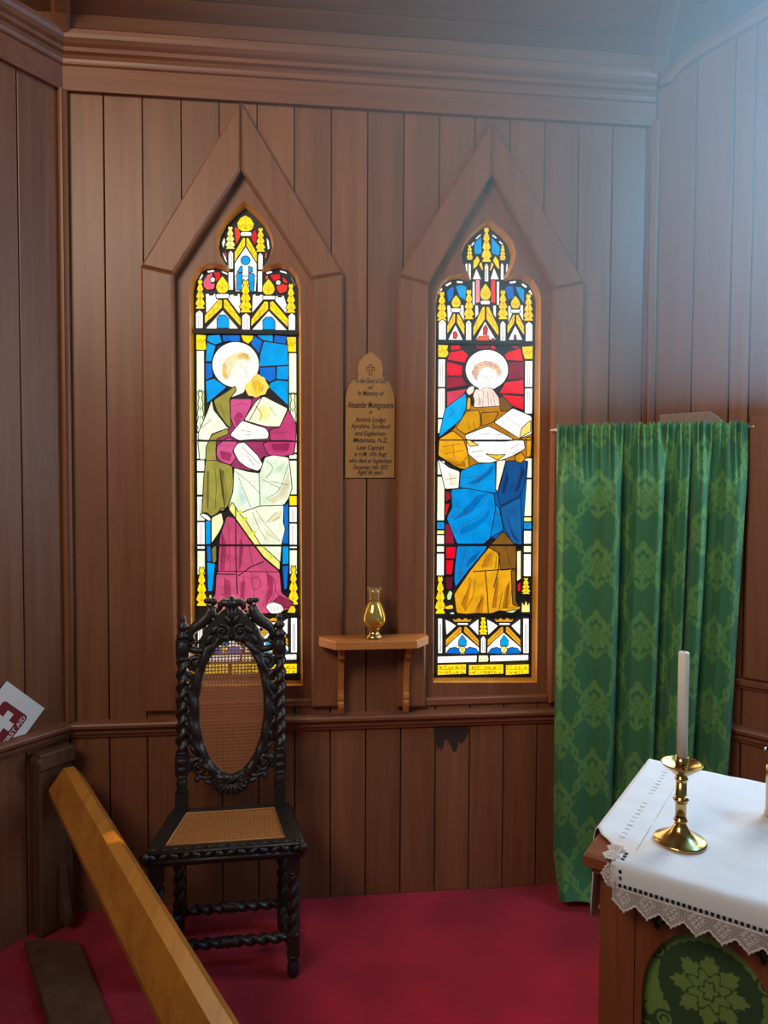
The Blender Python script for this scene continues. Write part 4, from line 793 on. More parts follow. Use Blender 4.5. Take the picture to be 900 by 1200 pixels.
# ------------------------------------------------------------------ shelf and lamp-shaped vase
sh = empty('wall_shelf', (.242, 0, 1.0)); tag(sh, 'small brown wooden bracket shelf with clipped corners between the windows', 'shelf')
def mpS(a, b, z): return (a, -b, z)
zs = 1.034-1.0
MB().prism([(-.208, .031), (.205, .031), (.205, .075), (.150, .150), (-.148, .150), (-.208, .075)], mpS, zs-.030, zs, bevel=.003).build('shelf_board', M['shelf'], sh)
for x in (-.125, .125):
    zz = -.004
    prof_ = [(.031, zz+.006), (.120, zz+.006), (.118, zz-.012), (.100, zz-.020), (.096, zz-.038), (.074, zz-.044), (.066, zz-.06), (.054, zz-.10), (.046, zz-.15), (.044, zz-.185), (.054, zz-.19), (.054, zz-.205), (.046, zz-.210), (.052, zz-.222), (.050, zz-.236), (.038, zz-.262), (.031, zz-.262)]
    mb = MB().prism([(b, z) for b, z in prof_], lambda b, z, d, x=x: (x+d, -b, z), -.011, .011)
    mb.build('bracket', M['shelf'], sh)
vs = empty('brass_vase', (.238, -.098, 1.0345)); tag(vs, 'small brass lamp-shaped vase with flared glass neck on the wall shelf', 'vase')
MB().lathe([(.032, 0), (.034, .004), (.030, .012), (.022, .018), (.019, .026), (.020, .034), (.024, .038)], 28).build('foot', M['brass'], vs)
MB().lathe([(.022, .038), (.030, .042), (.040, .054), (.045, .070), (.043, .088), (.036, .108), (.027, .128), (.021, .140)], 32).build('bowl', M['amber'], vs)
mb = MB(); pr = [(.021, .140), (.019, .150), (.021, .165), (.026, .184), (.0245, .184), (.0195, .165), (.0175, .150), (.019, .141)]
mb.lathe(pr, 28); mb.build('neck', M['amber2'], vs)
mb = MB()
for k in range(14): a = 2*PI*k/14; mb.blob((.0255*math.cos(a), .0255*math.sin(a), .185), (.0028, .0028, .0034), seg=8)
mb.build('beaded_rim', M['amber2'], vs)

# ------------------------------------------------------------------ carved chair
ch = empty('carved_chair', (-.272, -.32, 0), math.radians(2.4)); tag(ch, 'tall black carved side chair with barley-twist posts and cane oval back', 'chair')
EB = M['ebony']
SZ = .455                                                       # seat top
FWx, BWx, FY, BY = .243, .185, -.145, .13                      # half widths, front and back
def yb(z): return .128+.075*max(0, z-SZ)/.75                    # rake of the back
def mpC(u, z, d): return (u, yb(z)-d, z)
# seat frame
mb = MB()
trap = lambda fx, bx, fy, by: [(-fx, fy), (fx, fy), (bx, by), (-bx, by)]
mb.ringplate(trap(FWx, BWx+.02, FY, BY+.02), trap(.185, .150, FY+.042, BY-.022), lambda a, b, d: (a, b, d), SZ-.048, SZ)
for i in range(14):                                              # carved lip along the front rail
    x = -FWx+.018+i*(2*FWx-.036)/13
    mb.blob((x, FY-.002, SZ-.014), (.018, .011, .010), seg=10, R=Matrix.Rotation(.5*(-1)**i, 3, 'Y'))
    mb.blob((x, FY+.012, SZ+.001), (.013, .007, .005), seg=8, R=Matrix.Rotation(.5*(-1)**i, 3, 'Z'))
mb.tube([(-FWx-.004, FY-.003, SZ-.03), (FWx+.004, FY-.003, SZ-.03)], .008, 8); mb.tube([(-FWx-.004, FY-.002, SZ-.003), (FWx+.004, FY-.002, SZ-.003)], .006, 8)
for s_ in (-1, 1):
    mb.tube([(s_*(FWx+.003), FY-.004, SZ-.02), (s_*(BWx+.022), BY+.018, SZ-.02)], .010, 8)
    mb.blob((s_*(FWx+.002), FY-.004, SZ-.014), (.016, .016, .017), seg=12)
mb.build('seat_frame', EB, ch)
def clipseg(poly, p, d):
    lo, hi = -9, 9; n = len(poly)
    for i in range(n):
        a, b = poly[i], poly[(i+1) % n]; nx_, ny_ = -(b[1]-a[1]), b[0]-a[0]
        num = (a[0]-p[0])*nx_+(a[1]-p[1])*ny_; den = d[0]*nx_+d[1]*ny_
        if abs(den) < 1e-9:
            if num > 0: return None
            continue
        t = num/den
        if den > 0: lo = max(lo, t)
        else: hi = min(hi, t)
    return (lo, hi) if hi-lo > .002 else None
def cane(poly, mp, pitch, ws, wd, th=.0008):
    mb = MB(); xs = [p[0] for p in poly]; ys = [p[1] for p in poly]
    cx, cy_ = (min(xs)+max(xs))/2, (min(ys)+max(ys))/2; R_ = max(max(xs)-min(xs), max(ys)-min(ys))
    def strip(p, d, w, lev):
        c = clipseg(poly, p, d)
        if not c: return
        a = (p[0]+d[0]*c[0], p[1]+d[1]*c[0]); b = (p[0]+d[0]*c[1], p[1]+d[1]*c[1]); nx_, ny_ = -d[1]*w/2, d[0]*w/2
        mb.prism([(a[0]+nx_, a[1]+ny_), (a[0]-nx_, a[1]-ny_), (b[0]-nx_, b[1]-ny_), (b[0]+nx_, b[1]+ny_)], mp, lev, lev+th)
    n = int(R_/pitch)+2
    for i in range(-n, n+1):
        strip((cx+i*pitch, cy_), (0, 1), ws, 0); strip((cx, cy_+i*pitch), (1, 0), ws, th)
        for sgn, lv in ((1, 2), (-1, 3)):
            s2 = math.sqrt(.5); strip((cx+i*pitch, cy_), (s2, sgn*s2), wd, th*lv)
    return mb
cane(trap(.188, .153, FY+.040, BY-.020), lambda a, b, d: (a, b, SZ-.004+d), .0128, .0050, .0016).build('seat_cane', M['cane'], ch)
mb = MB()
mb.tube([(-.186, FY+.041, SZ+.0005), (.186, FY+.041, SZ+.0005), (.151, BY-.021, SZ+.0005), (-.151, BY-.021, SZ+.0005), (-.186, FY+.041, SZ+.0005)], .0035, 6); mb.build('cane_binding', M['cane'], ch)
OZ, OA, OB = .811, .112, .232                                   # oval
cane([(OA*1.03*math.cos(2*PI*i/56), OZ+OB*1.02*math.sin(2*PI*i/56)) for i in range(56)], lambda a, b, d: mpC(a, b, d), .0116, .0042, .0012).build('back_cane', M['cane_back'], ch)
# legs
for s_ in (-1, 1):
    mb = MB(); x, y = s_*.214, FY+.028
    mb.box((x, y, .395), (.042, .042, .085)); mb.lathe([(.014, 0), (.019, .01), (.021, .03), (.016, .05), (.013, .056), (.020, .064), (.022, .075)], 16, (x, y, 0))
    mb.box((x, y, .105), (.040, .040, .07)); mb.spun((x, y, .138), (x, y, .355), lambda t: .0185, twist=2*PI/.046, amp=.26); mb.lathe([(.020, 0), (.024, .006), (.020, .012)], 16, (x, y, .137)); mb.lathe([(.020, 0), (.024, .006), (.020, .012)], 16, (x, y, .343))
    mb.build('front_leg', EB, ch)
    mb = MB(); x, y = s_*.180, .125
    mb.box((x, y, .385), (.040, .040, .10)); mb.box((x, y, .09), (.038, .038, .09)); mb.spun((x, y, .13), (x, y, .34), lambda t: .0175, twist=2*PI/.046, amp=.26); mb.lathe([(.013, 0), (.018, .012), (.020, .035), (.016, .05)], 16, (x, y, 0))
    mb.build('rear_leg', EB, ch)
    mb = MB(); mb.spun((s_*.212, FY+.045, .085), (s_*.182, .108, .085), lambda t: .015, twist=2*PI/.042, amp=.26); mb.build('side_stretcher', EB, ch)
for nm, y, z, hw in (('front_stretcher', FY+.06+.04, .085, .198), ('rear_stretcher', .125, .10, .165)):
    mb = MB(); mb.spun((-hw, y, z), (-.02, y, z), lambda t: .0155, twist=2*PI/.042, amp=.27); mb.spun((hw, y, z), (.02, y, z), lambda t: .0155, twist=2*PI/.042, amp=.27)
    mb.lathe([(.012, -.03), (.020, -.018), (.016, -.01), (.022, 0), (.016, .01), (.020, .018), (.012, .03)], 16, mp=lambda a, b, c, y=y, z=z: (c, y+a, z+b)); mb.build(nm, EB, ch)
# back posts
for s_ in (-1, 1):
    x = s_*.170
    P = lambda z: Vector((x, yb(z), z))
    mb = MB()
    mb.box(P(.487), (.042, .040, .075)); mb.lathe([(.016, 0), (.021, .006), (.016, .013), (.018, .02), (.021, .032), (.017, .044), (.014, .05), (.020, .056), (.016, .062)], 16, tuple(P(.522)))
    mb.box(P(.618), (.044, .040, .072))
    for q in (.604, .632): mb.blob(P(q)+Vector((0, -.020, 0)), (.016, .008, .012))
    mb.lathe([(.016, 0), (.022, .006), (.017, .013)], 16, tuple(P(.652)))
    mb.spun(P(.662), P(.985), lambda t: .0195, twist=2*PI/.046, amp=.27, seg=24)
    mb.lathe([(.017, 0), (.022, .006), (.017, .013)], 16, tuple(P(.978)))
    mb.box(P(1.022), (.046, .040, .064)); mb.blob(P(1.022)+Vector((0, -.020, 0)), (.019, .008, .026))
    mb.build('back_post', EB, ch)
    mb = MB(); mb.lathe([(.014, 0), (.022, .006), (.024, .014), (.016, .022), (.012, .030), (.018, .038), (.020, .046), (.013, .056), (.009, .064), (.012, .072), (.008, .080), (.003, .088)], 16, tuple(P(1.052))); mb.build('finial', EB, ch)
# carved oval frame
mb = MB(); n = 144; rings = [(0, .000, .004), (.10, .008, .010), (.35, .022, .013), (.55, .019, .010), (.75, .022, .013), (1.0, .010, .006), (1.0, -.012, -.012), (0, -.012, -.012)]
V = []; Fc = []
for i in range(n):
    a = 2*PI*i/n; c_, s_ = math.cos(a), math.sin(a)
    wob = .006*math.sin(18*a)+.004*math.sin(11*a+1); wd_ = .034+wob+.006*abs(c_)
    for f, d, db in rings:
        rx = OA+f*wd_; rz = OB+f*(wd_*.95)
        bump_ = .006*math.sin(18*a*1+f*5)*(1 if 0 < f < 1 else 0)
        V.append(mpC(rx*c_, OZ+rz*s_, d+bump_))
k = len(rings)
for i in range(n):
    j = (i+1) % n
    for q in range(k): q2 = (q+1) % k; Fc.append((i*k+q, i*k+q2, j*k+q2, j*k+q))
mb.add(V, Fc, 0, True)
def tube2(mb, pts, rad, d=.004, flat=1.): mb.tube([mpC(u, z, d) for u, z in pts], rad, 8)
def leaf2(mb, u, z, l_, w, ang, d=.008):
    R_ = Matrix.Rotation(-ang, 3, 'Y'); mb.blob(mpC(u, z, d), (l_, .010, w), seg=12, R=R_)
for s_ in (-1, 1):
    # acanthus leaves down the sides
    for i in range(9):
        z = OZ-.19+i*.043; a = math.asin(max(-1, min(1, (z-OZ)/(OB+.03)))); u = s_*(OA+.030)*math.cos(a)
        leaf2(mb, u+s_*.008, z, .024, .011, (.9 if i % 2 else 2.0)*s_ if s_ > 0 else PI-(.9 if i % 2 else 2.0), .010)
    # lower volutes, upper volutes
    p = [(s_*u, z) for u, z in spiral(.112, .608, .034, .006, -.4, 1.6)]; tube2(mb, p, [.0105-.004*i/40 for i in range(41)], .008)
    mb.blob(mpC(s_*.112, .608, .008), (.010, .012, .010))
    p = [(s_*u, z) for u, z in spiral(.126, .964, .026, .005, 2.4, -1.5)]; tube2(mb, p, [.0095-.003*i/40 for i in range(41)], .006)
    mb.blob(mpC(s_*.126, .964, .008), (.010, .012, .010))
    # links to the posts
    tube2(mb, [(s_*.100, 1.01), (s_*.125, 1.012), (s_*.150, 1.018)], [.014, .013, .012]); tube2(mb, [(s_*.135, .64), (s_*.15, .625), (s_*.152, .615)], [.012]*3)
    tube2(mb, [(s_*.128, .71), (s_*.150, .70)], [.009, .010])
    tube2(mb, [(s_*.06, .575), (s_*.085, .566), (s_*.105, .572), (s_*.12, .575)], [.010, .011, .010, .008])
    leaf2(mb, s_*.075, .553, .018, .010, .4*s_); leaf2(mb, s_*.118, .566, .012, .010, 1.2*s_)
# shell at the foot of the oval
mb.prism([(.062*math.cos(a), .538+.030*math.sin(a)*(1 if a < PI else 1.1)) for a in [2*PI*i/36 for i in range(36)]], mpC, -.008, .012, bevel=.006)
for i in range(7):
    a = PI+PI*(i+.5)/7; tube2(mb, [(0, .548), (.03*math.cos(a), .545+.018*math.sin(a)), (.054*math.cos(a), .540+.030*math.sin(a))], [.004, .006, .008], .013)
for s_ in (-1, 1): tube2(mb, [(s_*u, z) for u, z in spiral(.034, .553, .015, .004, 0, 1.4, 24)], .005, .015)
mb.build('oval_frame', EB, ch)
# crest
mb = MB()
half = [(0, 1.160), (.026, 1.158), (.040, 1.146), (.054, 1.132), (.070, 1.118), (.084, 1.100), (.097, 1.080), (.108, 1.056), (.116, 1.030), (.106, 1.008), (.092, 1.006), (.078, .992)]
inner = [(OA*1.06*math.cos(a), OZ+OB*1.04*math.sin(a)) for a in [math.radians(42+96*i/14) for i in range(15)]]
pl = half+inner+[(-u, z) for u, z in half[::-1][:-1]]
mb.prism(pl, mpC, -.012, .016, bevel=.006)
for s_ in (-1, 1):
    tube2(mb, [(s_*u, z) for u, z in spiral(.032, 1.077, .026, .005, 1.2, 1.6)], [.008-.003*i/40 for i in range(41)], .018)
    mb.blob(mpC(s_*.032, 1.077, .018), (.008, .010, .008))
    # leaning scroll figures on the shoulders
    pts = [(s_*.070, 1.170), (s_*.076, 1.150), (s_*.086, 1.130), (s_*.102, 1.112), (s_*.122, 1.098), (s_*.140, 1.082), (s_*.146, 1.062), (s_*.136, 1.046)]
    tube2(mb, pts, [.017, .019, .021, .021, .020, .017, .014, .010], .004)
    mb.blob(mpC(s_*.064, 1.183, .004), (.015, .014, .015)); mb.blob(mpC(s_*.086, 1.186, .004), (.014, .012, .011)); mb.blob(mpC(s_*.078, 1.196-.008, .004), (.018, .012, .009))
    tube2(mb, [(s_*.050, 1.120), (s_*.062, 1.138), (s_*.074, 1.152)], [.010, .010, .010]); tube2(mb, [(s_*.128, 1.045), (s_*.140, 1.036), (s_*.152, 1.040)], [.008, .009, .010])
    tube2(mb, [(s_*.105, 1.048), (s_*.118, 1.040), (s_*.136, 1.046)], [.008, .007, .008])
    leaf2(mb, s_*.060, 1.085, .022, .011, -.8*s_, .018); leaf2(mb, s_*.080, 1.05, .022, .011, -1.1*s_, .018); leaf2(mb, s_*.018, 1.045+.01, .016, .010, 1.3*s_, .02)
    # central plume with curled tips
    tube2(mb, [(0, 1.168), (s_*.014, 1.178), (s_*.028, 1.180), (s_*.040, 1.172), (s_*.042, 1.160), (s_*.034, 1.156)], [.019, .018, .016, .013, .011, .008], .006)
    leaf2(mb, s_*.014, 1.120, .020, .010, 1.1*s_, .018)
mb.prism([(-.026, 1.140), (.026, 1.140), (.022, 1.172), (.012, 1.188), (.006, 1.2), (0, 1.204), (-.006, 1.2), (-.012, 1.188), (-.022, 1.172)], mpC, -.010, .014, bevel=.006)
for x in (-.012, 0, .012): tube2(mb, [(x*.5, 1.100), (x, 1.14), (x*1.2, 1.165)], [.006, .007, .005], .018)
mb.build('crest', EB, ch)

# ------------------------------------------------------------------ communion rail
cr = empty('communion_rail', (0, 0, 0)); tag(cr, 'honey-coloured wooden altar rail running from the left wall towards the viewer', 'altar rail')
HZ = .60
Pa, Pb = onZ(92.8, 907.8, HZ), onZ(273, 1200, HZ); Pr = onZ(189, 1095, HZ); Pr2 = onZ(247, 1200, HZ)
d = Pb-Pa; d[2] = 0; d /= np.linalg.norm(d); nl = np.array([d[1], -d[0], 0])        # to the camera's left of the rail
wtop = max(.02, float((Pr2-Pa)@nl))
def edge_h(px, py, k):                                         # drop h where the edge lies on a facet of slope k
    best = None
    for i in range(5, 140):
        h = i*.001; o = float((onZ(px, py, HZ-h)-Pa)@nl); e = abs((o-wtop)-k*h)
        if best is None or e < best[0]: best = (e, h, o)
    return best
e1_ = edge_h(139, 1095, .75)
wside = e1_[2]; hs_ = e1_[1]
prof_ = [(0, 0), (wtop, 0), (wside, -hs_), (wside-.004, -hs_-.028), (wside-.03, -hs_-.034), (-.02, -hs_-.034), (-.03, -hs_-.02), (-.03, -hs_*.6)]
st0 = Pa+d*.01; st0 = st0-d*.10; LEN = 1.85
mb = MB(); V = [];
for s_ in (0, LEN):
    for o, h in prof_: V.append(st0+d*s_+nl*o+np.array([0, 0, h]))
n = len(prof_); mb.add(V, [(i, (i+1) % n, (i+1) % n+n, i+n) for i in range(n)]+[tuple(range(n)), tuple(range(n, 2*n))])
hr = mb.build('handrail', M['rail'], cr)
print('RAIL', wtop, e1_, Pa, d)
mb = MB(); mb.prism([(.028, 0.002), (.158, 0.002), (.154, .622), (.032, .622)], mpL, .016, .062, bevel=.006); mb.build('wall_post', M['post'], cr)
mb = MB(); mb.prism([(.026, .600), (.160, .600), (.160, .616), (.166, .620), (.166, .640), (.158, .646), (.158, .658), (.030, .658), (.020, .646), (.020, .620), (.026, .616)], mpL, .016, .074, bevel=.005); mb.build('post_cap', M['post'], cr)
mb = MB(); mb.prism([(.0, .034), (.052, .034), (.050, .06), (.030, .12), (.018, .20), (.014, .235), (.0, .235)], lambda a, z, q: tuple(LC+LD*.080+LN*(.063+a)+LD*q+np.array([0, 0, z])), -.012, .012, bevel=.002); mb.build('foot_bracket', M['post'], cr)
ba, bb = onZ(40, 1108, .032), onZ(66, 1200, .032); bc = onZ(97, 1112, .032); bd = onZ(133, 1200, .032)
ctr = (ba+bc)/2; pw = .5*abs(float((bc-ba)@np.array([-d[1], d[0], 0])))
dp = (bd-bc); dp[2] = 0; dp /= np.linalg.norm(dp); npl = np.array([-dp[1], dp[0], 0])
mb = MB(); c0 = bc+npl*0; V = []
for s_ in (-.05, 1.75):
    for o, z in ((0, 0.002), (0, .026), (.006, .032), (-.0, .032)): pass
    wpl = .155
    for o, z in ((0, .002), (0, .026), (-.006, .032), (-wpl+.006, .032), (-wpl, .026), (-wpl, .002)):
        sg = 1 if (npl@np.array([1, 0, 0])) > 0 else -1
        V.append(np.array([bc[0], bc[1], 0])+dp*(s_+(o*.75 if s_ < 0 else 0))+npl*sg*o+np.array([0, 0, z]))
mb.add(V, [(i, (i+1) % 6, (i+1) % 6+6, i+6) for i in range(6)]+[tuple(range(6)), tuple(range(6, 12))]); mb.build('base_plank', M['post'], cr)
# a second support off the end so the rail stands on something
mb = MB(); q = st0+d*1.6+nl*(wside/2-.015); mb.box((q[0], q[1], (HZ-hs_-.034+.032)/2), (.06, .06, HZ-hs_-.034-.032), R=Matrix.Rotation(math.atan2(d[1], d[0]), 3, 'Z')); mb.build('post', M['rail'], cr)

# ------------------------------------------------------------------ first aid card
fa = empty('first_aid_sign', (0, 0, 0)); tag(fa, 'white first aid card with dark red cross emblem tilted on the left rail', 'sign')
def wl(x, y, dd=.010):
    X = onP(x, y, LC+LN*dd, LN); return (float((X-LC)@LD), float(X[2]))
c1, c2 = wl(8, 798), wl(52, 830)
ez = (c1[0]-c2[0], c1[1]-c2[1]); l1 = math.hypot(*ez); vup = (ez[0]/l1, ez[1]/l1)        # the card's own "up" (along its long right edge)
vx = (-vup[1], vup[0]) if (-vup[1]) > 0 else (vup[1], -vup[0])                              # towards the card's left end (larger t)
vx = (vup[1], -vup[0]) if vup[1] > 0 else (-vup[1], vup[0])
# local axes: X to the reader's right, Y up
ax = (-vx[0], -vx[1]); ay = vup
def cardP(a, b): return (c2[0]+ax[0]*a+ay[0]*b, c2[1]+ax[1]*a+ay[1]*b)
W_, H_ = .235, l1
poly = [cardP(0, 0), cardP(0, H_), cardP(-W_, H_), cardP(-W_, 0)]
def clip_below(poly, z):
    out = []
    for i in range(len(poly)):
        a, b = poly[i], poly[(i+1) % len(poly)]
        if a[1] >= z: out.append(a)
        if (a[1] >= z) != (b[1] >= z): f = (z-a[1])/(b[1]-a[1]); out.append((a[0]+(b[0]-a[0])*f, z))
    return out
MB().prism(clip_below(poly, .729), mpL, .0095, .0115).build('card', M['card'], fa)
def rr(x0, y0, x1, y1, r, n=5):
    return arc(x1-r, y0+r, r, -90, 0, n)+arc(x1-r, y1-r, r, 0, 90, n)+arc(x0+r, y1-r, r, 90, 180, n)+arc(x0+r, y0+r, r, 180, 270, n)
sx1, sy0, sz = -.052, .034, .115
MB().prism(clip_below([cardP(a, b) for a, b in rr(sx1-sz, sy0, sx1, sy0+sz, .012)], .7295), mpL, .0115, .0120).build('red_emblem', M['red'], fa)
cxp, cyp, cr_ = sx1-sz/2, sy0+sz*.58, sz*.33; tt = cr_*.36
MB().prism([cardP(cxp+a, cyp+b) for a, b in ((-tt, -cr_), (tt, -cr_), (tt, -tt), (cr_, -tt), (cr_, tt), (tt, tt), (tt, cr_), (-tt, cr_), (-tt, tt), (-cr_, tt), (-cr_, -tt), (-tt, -tt))], mpL, .0120, .0124).build('white_cross', M['card'], fa)
lettering('lettering', [('FIRST AID', cxp, sy0+.006, .022, .100)], M['card'], lambda a, b, q: mpL(*cardP(a, b), q), fa, .0124)

# ------------------------------------------------------------------ curtain, rod, board behind
def motif_field(U, V, W, H, k=1., wreath=False):
    """damask: palmettes in half-drop rows framed by leafy ogee stems"""
    col = np.floor(U/W); u = U-col*W-W/2; v = V+np.where(col % 2 == 0, 0, H/2); v = v-np.floor(v/H)*H-H/2
    a = np.abs(u)/W; b = v/H
    hit = np.zeros_like(a, bool)
    r = np.hypot(a, b*1.3*H/W/1.3); th = np.arctan2(b*H/W, a)
    def ell(cx, cy_, l_, w, ang):
        da, db = a-cx, (b-cy_)*H/W; c, s_ = math.cos(ang), math.sin(ang); p, q = da*c+db*s_, -da*s_+db*c
        return (p/l_)**2+(q/(w*(1+.28*np.cos(p/l_*9))))**2 < 1
    tri_ = lambda x: np.abs((x/PI) % 2-1)*2-1
    rr = np.hypot(a, (b-.02)*H/W); t2 = np.arctan2((b-.02)*H/W, a)
    rr = rr/k; R0 = .335*(1+.16*np.cos(8*t2)+.07*tri_(34*t2)); hit |= rr < R0
    hit &= ~(np.abs(rr-.20*(1+.22*np.cos(8*t2+PI))) < .013)
    hit &= ~(np.abs(rr-.085*(1+.3*np.cos(5*t2))) < .012)
    hit &= ~((np.abs(np.sin(4*t2+PI/2)) < .07) & (rr > .22))
    if wreath:
        for i in range(11):
            for sg in (1, -1):
                q_ = math.radians(-30+i*12); hit |= ell(.44*math.cos(q_), .02+.44*math.sin(q_)*W/H, 0.125, .055, q_+PI/2+sg*.75)
        q2 = np.hypot(a, (b-.02)*H/W); hit |= (np.abs(q2-.44) < .012)
        for cx, cy_, r_ in ((.36, .16, .05), (.30, -.25, .055), (.44, -.34, .05), (.12, -.36, .05)):
            q = np.hypot(a-cx, (b-cy_)*H/W); hit &= ~(q < r_+.02); hit |= (q < r_); hit &= ~((q < r_-.018) & (q > r_-.036))
        for cx, cy_, l_, w, an in ((.2, -.33, .15, .05, .5), (.0, -.38, .12, .05, PI/2), (.36, -.42, .12, .045, 2.2)): hit |= ell(cx, cy_, l_, w, an)
        return hit.astype(np.float32)
    for cx, cy_, l_, w, an in ((.13, -.23, .19, .075, .55), (.24, -.15, .17, .06, 1.15), (.0, .27, .15, .07, PI/2), (.12, .26, .14, .055, 2.2), (.05, -.31, .12, .05, 1.1)):
        hit |= ell(cx, cy_, l_, w, an)
    for i in range(11):
        f = (i+.5)/11; yy = -.5+f; xx = .45-.12*np.cos(2*PI*yy)
        sl = .12*2*PI*math.sin(2*PI*yy); an = math.atan2(H/W, sl if abs(sl) > 1e-3 else 1e-3)
        hit |= ell(xx+.02, yy, .125, .055, an+.75*(1 if i % 2 else -1))
    hit |= np.abs(a-(.45-.12*np.cos(2*PI*b))) < .016
    # little scrolls
    for cx, cy_ in ((.29, .19), (.33, -.02)):
        q = np.hypot(a-cx, (b-cy_)*H/W); hit |= (q < .065); hit &= ~((np.abs(q-.038) < .012))
    return hit.astype(np.float32)
def grid_mesh(name, P, att, mat, parent=None, thick=0.):
    ny, nx_ = P.shape[:2]; me = bpy.data.meshes.new(name)
    v = P.reshape(-1, 3); idx = np.arange(ny*nx_).reshape(ny, nx_)
    q = np.stack([idx[:-1, :-1], idx[:-1, 1:], idx[1:, 1:], idx[1:, :-1]], -1).reshape(-1, 4)
    me.vertices.add(len(v)); me.vertices.foreach_set('co', v.ravel().astype(np.float32))
    me.loops.add(q.size); me.loops.foreach_set('vertex_index', q.ravel().astype(np.int32))
    me.polygons.add(len(q)); me.polygons.foreach_set('loop_start', (np.arange(len(q))*4).astype(np.int32)); me.polygons.foreach_set('loop_total', np.full(len(q), 4, np.int32))
    me.polygons.foreach_set('use_smooth', np.ones(len(q), bool)); me.update(calc_edges=True)
    if att is not None:
        t = me.attributes.new('motif', 'FLOAT', 'POINT'); t.data.foreach_set('value', att.ravel().astype(np.float32))
    me.materials.append(mat); o = bpy.data.objects.new(name, me); COL.objects.link(o)
    if parent: o.parent = parent
    if thick: md = o.modifiers.new('thickness', 'SOLIDIFY'); md.thickness = thick; md.offset = 0
    return o
R0_, R1_ = np.array([.945, -.062, 1.820]), np.array([1.566, -.296, 1.820])
rdir = (R1_-R0_); RL = np.linalg.norm(rdir); rdir /= RL; rn = np.array([rdir[1], -rdir[0], 0]); rn = rn if rn[1] < 0 else -rn
ctl = [(651, .020), (662, .044), (680, .046), (696, .040), (712, .056), (720, .062), (725, .040), (730, -.016), (737, -.004), (746, .040), (760, .050), (770, .064), (774, .050), (779, -.016), (786, -.004), (793, .044), (801, .058), (804.5, .030), (806.5, -.004), (809, .046), (818, .062), (823, .044), (828, -.014), (836, -.006), (845, .042), (857, .056), (866, .030)]
cs = np.array([(c[0]-651)/215 for c in ctl]); cd_ = np.array([c[1] for c in ctl])
nx_, ny = 420, 460
s = np.linspace(0, 1, nx_)[None, :]; t = np.linspace(0, 1, ny)[:, None]
def smooth_interp(x):
    i = np.clip(np.searchsorted(cs, x)-1, 0, len(cs)-2); f = (x-cs[i])/(cs[i+1]-cs[i]); f = f*f*(3-2*f); return cd_[i]*(1-f)+cd_[i+1]*f
drop = 1.825
zz = 1.838-(t**1.0)*drop+0*s
ft = np.clip((t-.008)/.15, 0, 1); ft = ft*ft*(3-2*ft)
drift = s-.018*t*np.sin(s*9)*0
fold = smooth_interp(np.clip(s+0*t, 0, 1))
fold = fold*(1+.18*np.sin(3*t+5*s))
gath = .0078*np.sin(s*2*PI*26+.9*np.sin(s*40))+.003*np.sin(s*2*PI*43+1.2*np.sin(s*17))
head = np.clip(1-t/.022, 0, 1)
dep = gath*(1-ft)*1.0+fold*ft*(1+.25*t)+.016+.006*np.sin(9*t+14*s)*ft
dep = np.where(t < .008, gath*.6+.014, dep)
shrink = 1-.085*ft*t-.05*t**2
along = s*shrink+.012*t+.035*np.clip((t-.9)/.1, 0, 1)*(1-s)**2
low = np.clip((t-.88)/.12, 0, 1)
P = R0_[None, None, :]+rdir[None, None, :]*(along*RL)[..., None]+rn[None, None, :]*(dep+.05*low**2*(1-s))[..., None]
P[..., 2] = zz+.0060*head*np.sin(s*2*PI*31+2*np.sin(s*60))+.02*low*np.sin(s*12)*.6+np.maximum(0, .02*low)
P[..., 2] = np.maximum(P[..., 2], .006)
# cloth coordinates: arc length across the folds at mid height
mid = P[ny//2]; ul = np.concatenate([[0], np.cumsum(np.linalg.norm(np.diff(mid[:, :2], axis=0), axis=1))])
U = np.repeat(ul[None, :], ny, 0); Vv = -zz
cu_ = grid_mesh('curtain', P, motif_field(U+.03, Vv, .128, .262), M['damask'], None, .0015)
tag(cu_, 'floor-length green damask curtain gathered on a thin rod across the right corner', 'curtain')
rd_ = empty('curtain_rod', (0, 0, 0)); tag(rd_, 'thin metal rod carrying the green curtain across the right corner', 'curtain rod')
e0 = R0_-rdir*.012; e1r = R1_+rdir*.022
MB().tube([tuple(e0), tuple(e1r)], .005, 10).build('rod', M['rod'], rd_)
q = e1r; ang = math.atan2(rdir[1], rdir[0])
mb = MB(); mb.blob(tuple(e1r+rdir*.004), (.014, .010, .011), R=Matrix.Rotation(ang, 3, 'Z')); mb.build('finial', M['rod'], rd_)
mb = MB(); mb.tube([tuple(e0), tuple(e0+np.array([-.002, .035, 0]))], .004, 8); mb.build('hook', M['rod'], rd_)
# board peeking out above the curtain
def mpT(a, z, dd): return tuple(R0_*0+np.array([1.371, -.050, 0])+(np.array([1.528, -.236, 0])-np.array([1.371, -.050, 0]))*a+RN*dd+np.array([0, 0, z]))
MB().prism([(0, 1.55), (1, 1.55), (1, 1.835), (.86, 1.868), (.76, 1.884), (.0, 1.884)], mpT, .004, .018, bevel=.003).build('leaning_board', M['hessian'])
tag(bpy.data.objects['leaning_board'], 'speckled grey-brown board with a sloped corner peeking above the green curtain', 'board')

# ------------------------------------------------------------------ altar, cloth, candle
AT = .95; th = math.radians(39.85); A0 = (.486, -1.495, 0)
al = empty('altar_table', A0, -th); tag(al, 'red-brown wooden altar table with arched green damask front at lower right', 'altar')
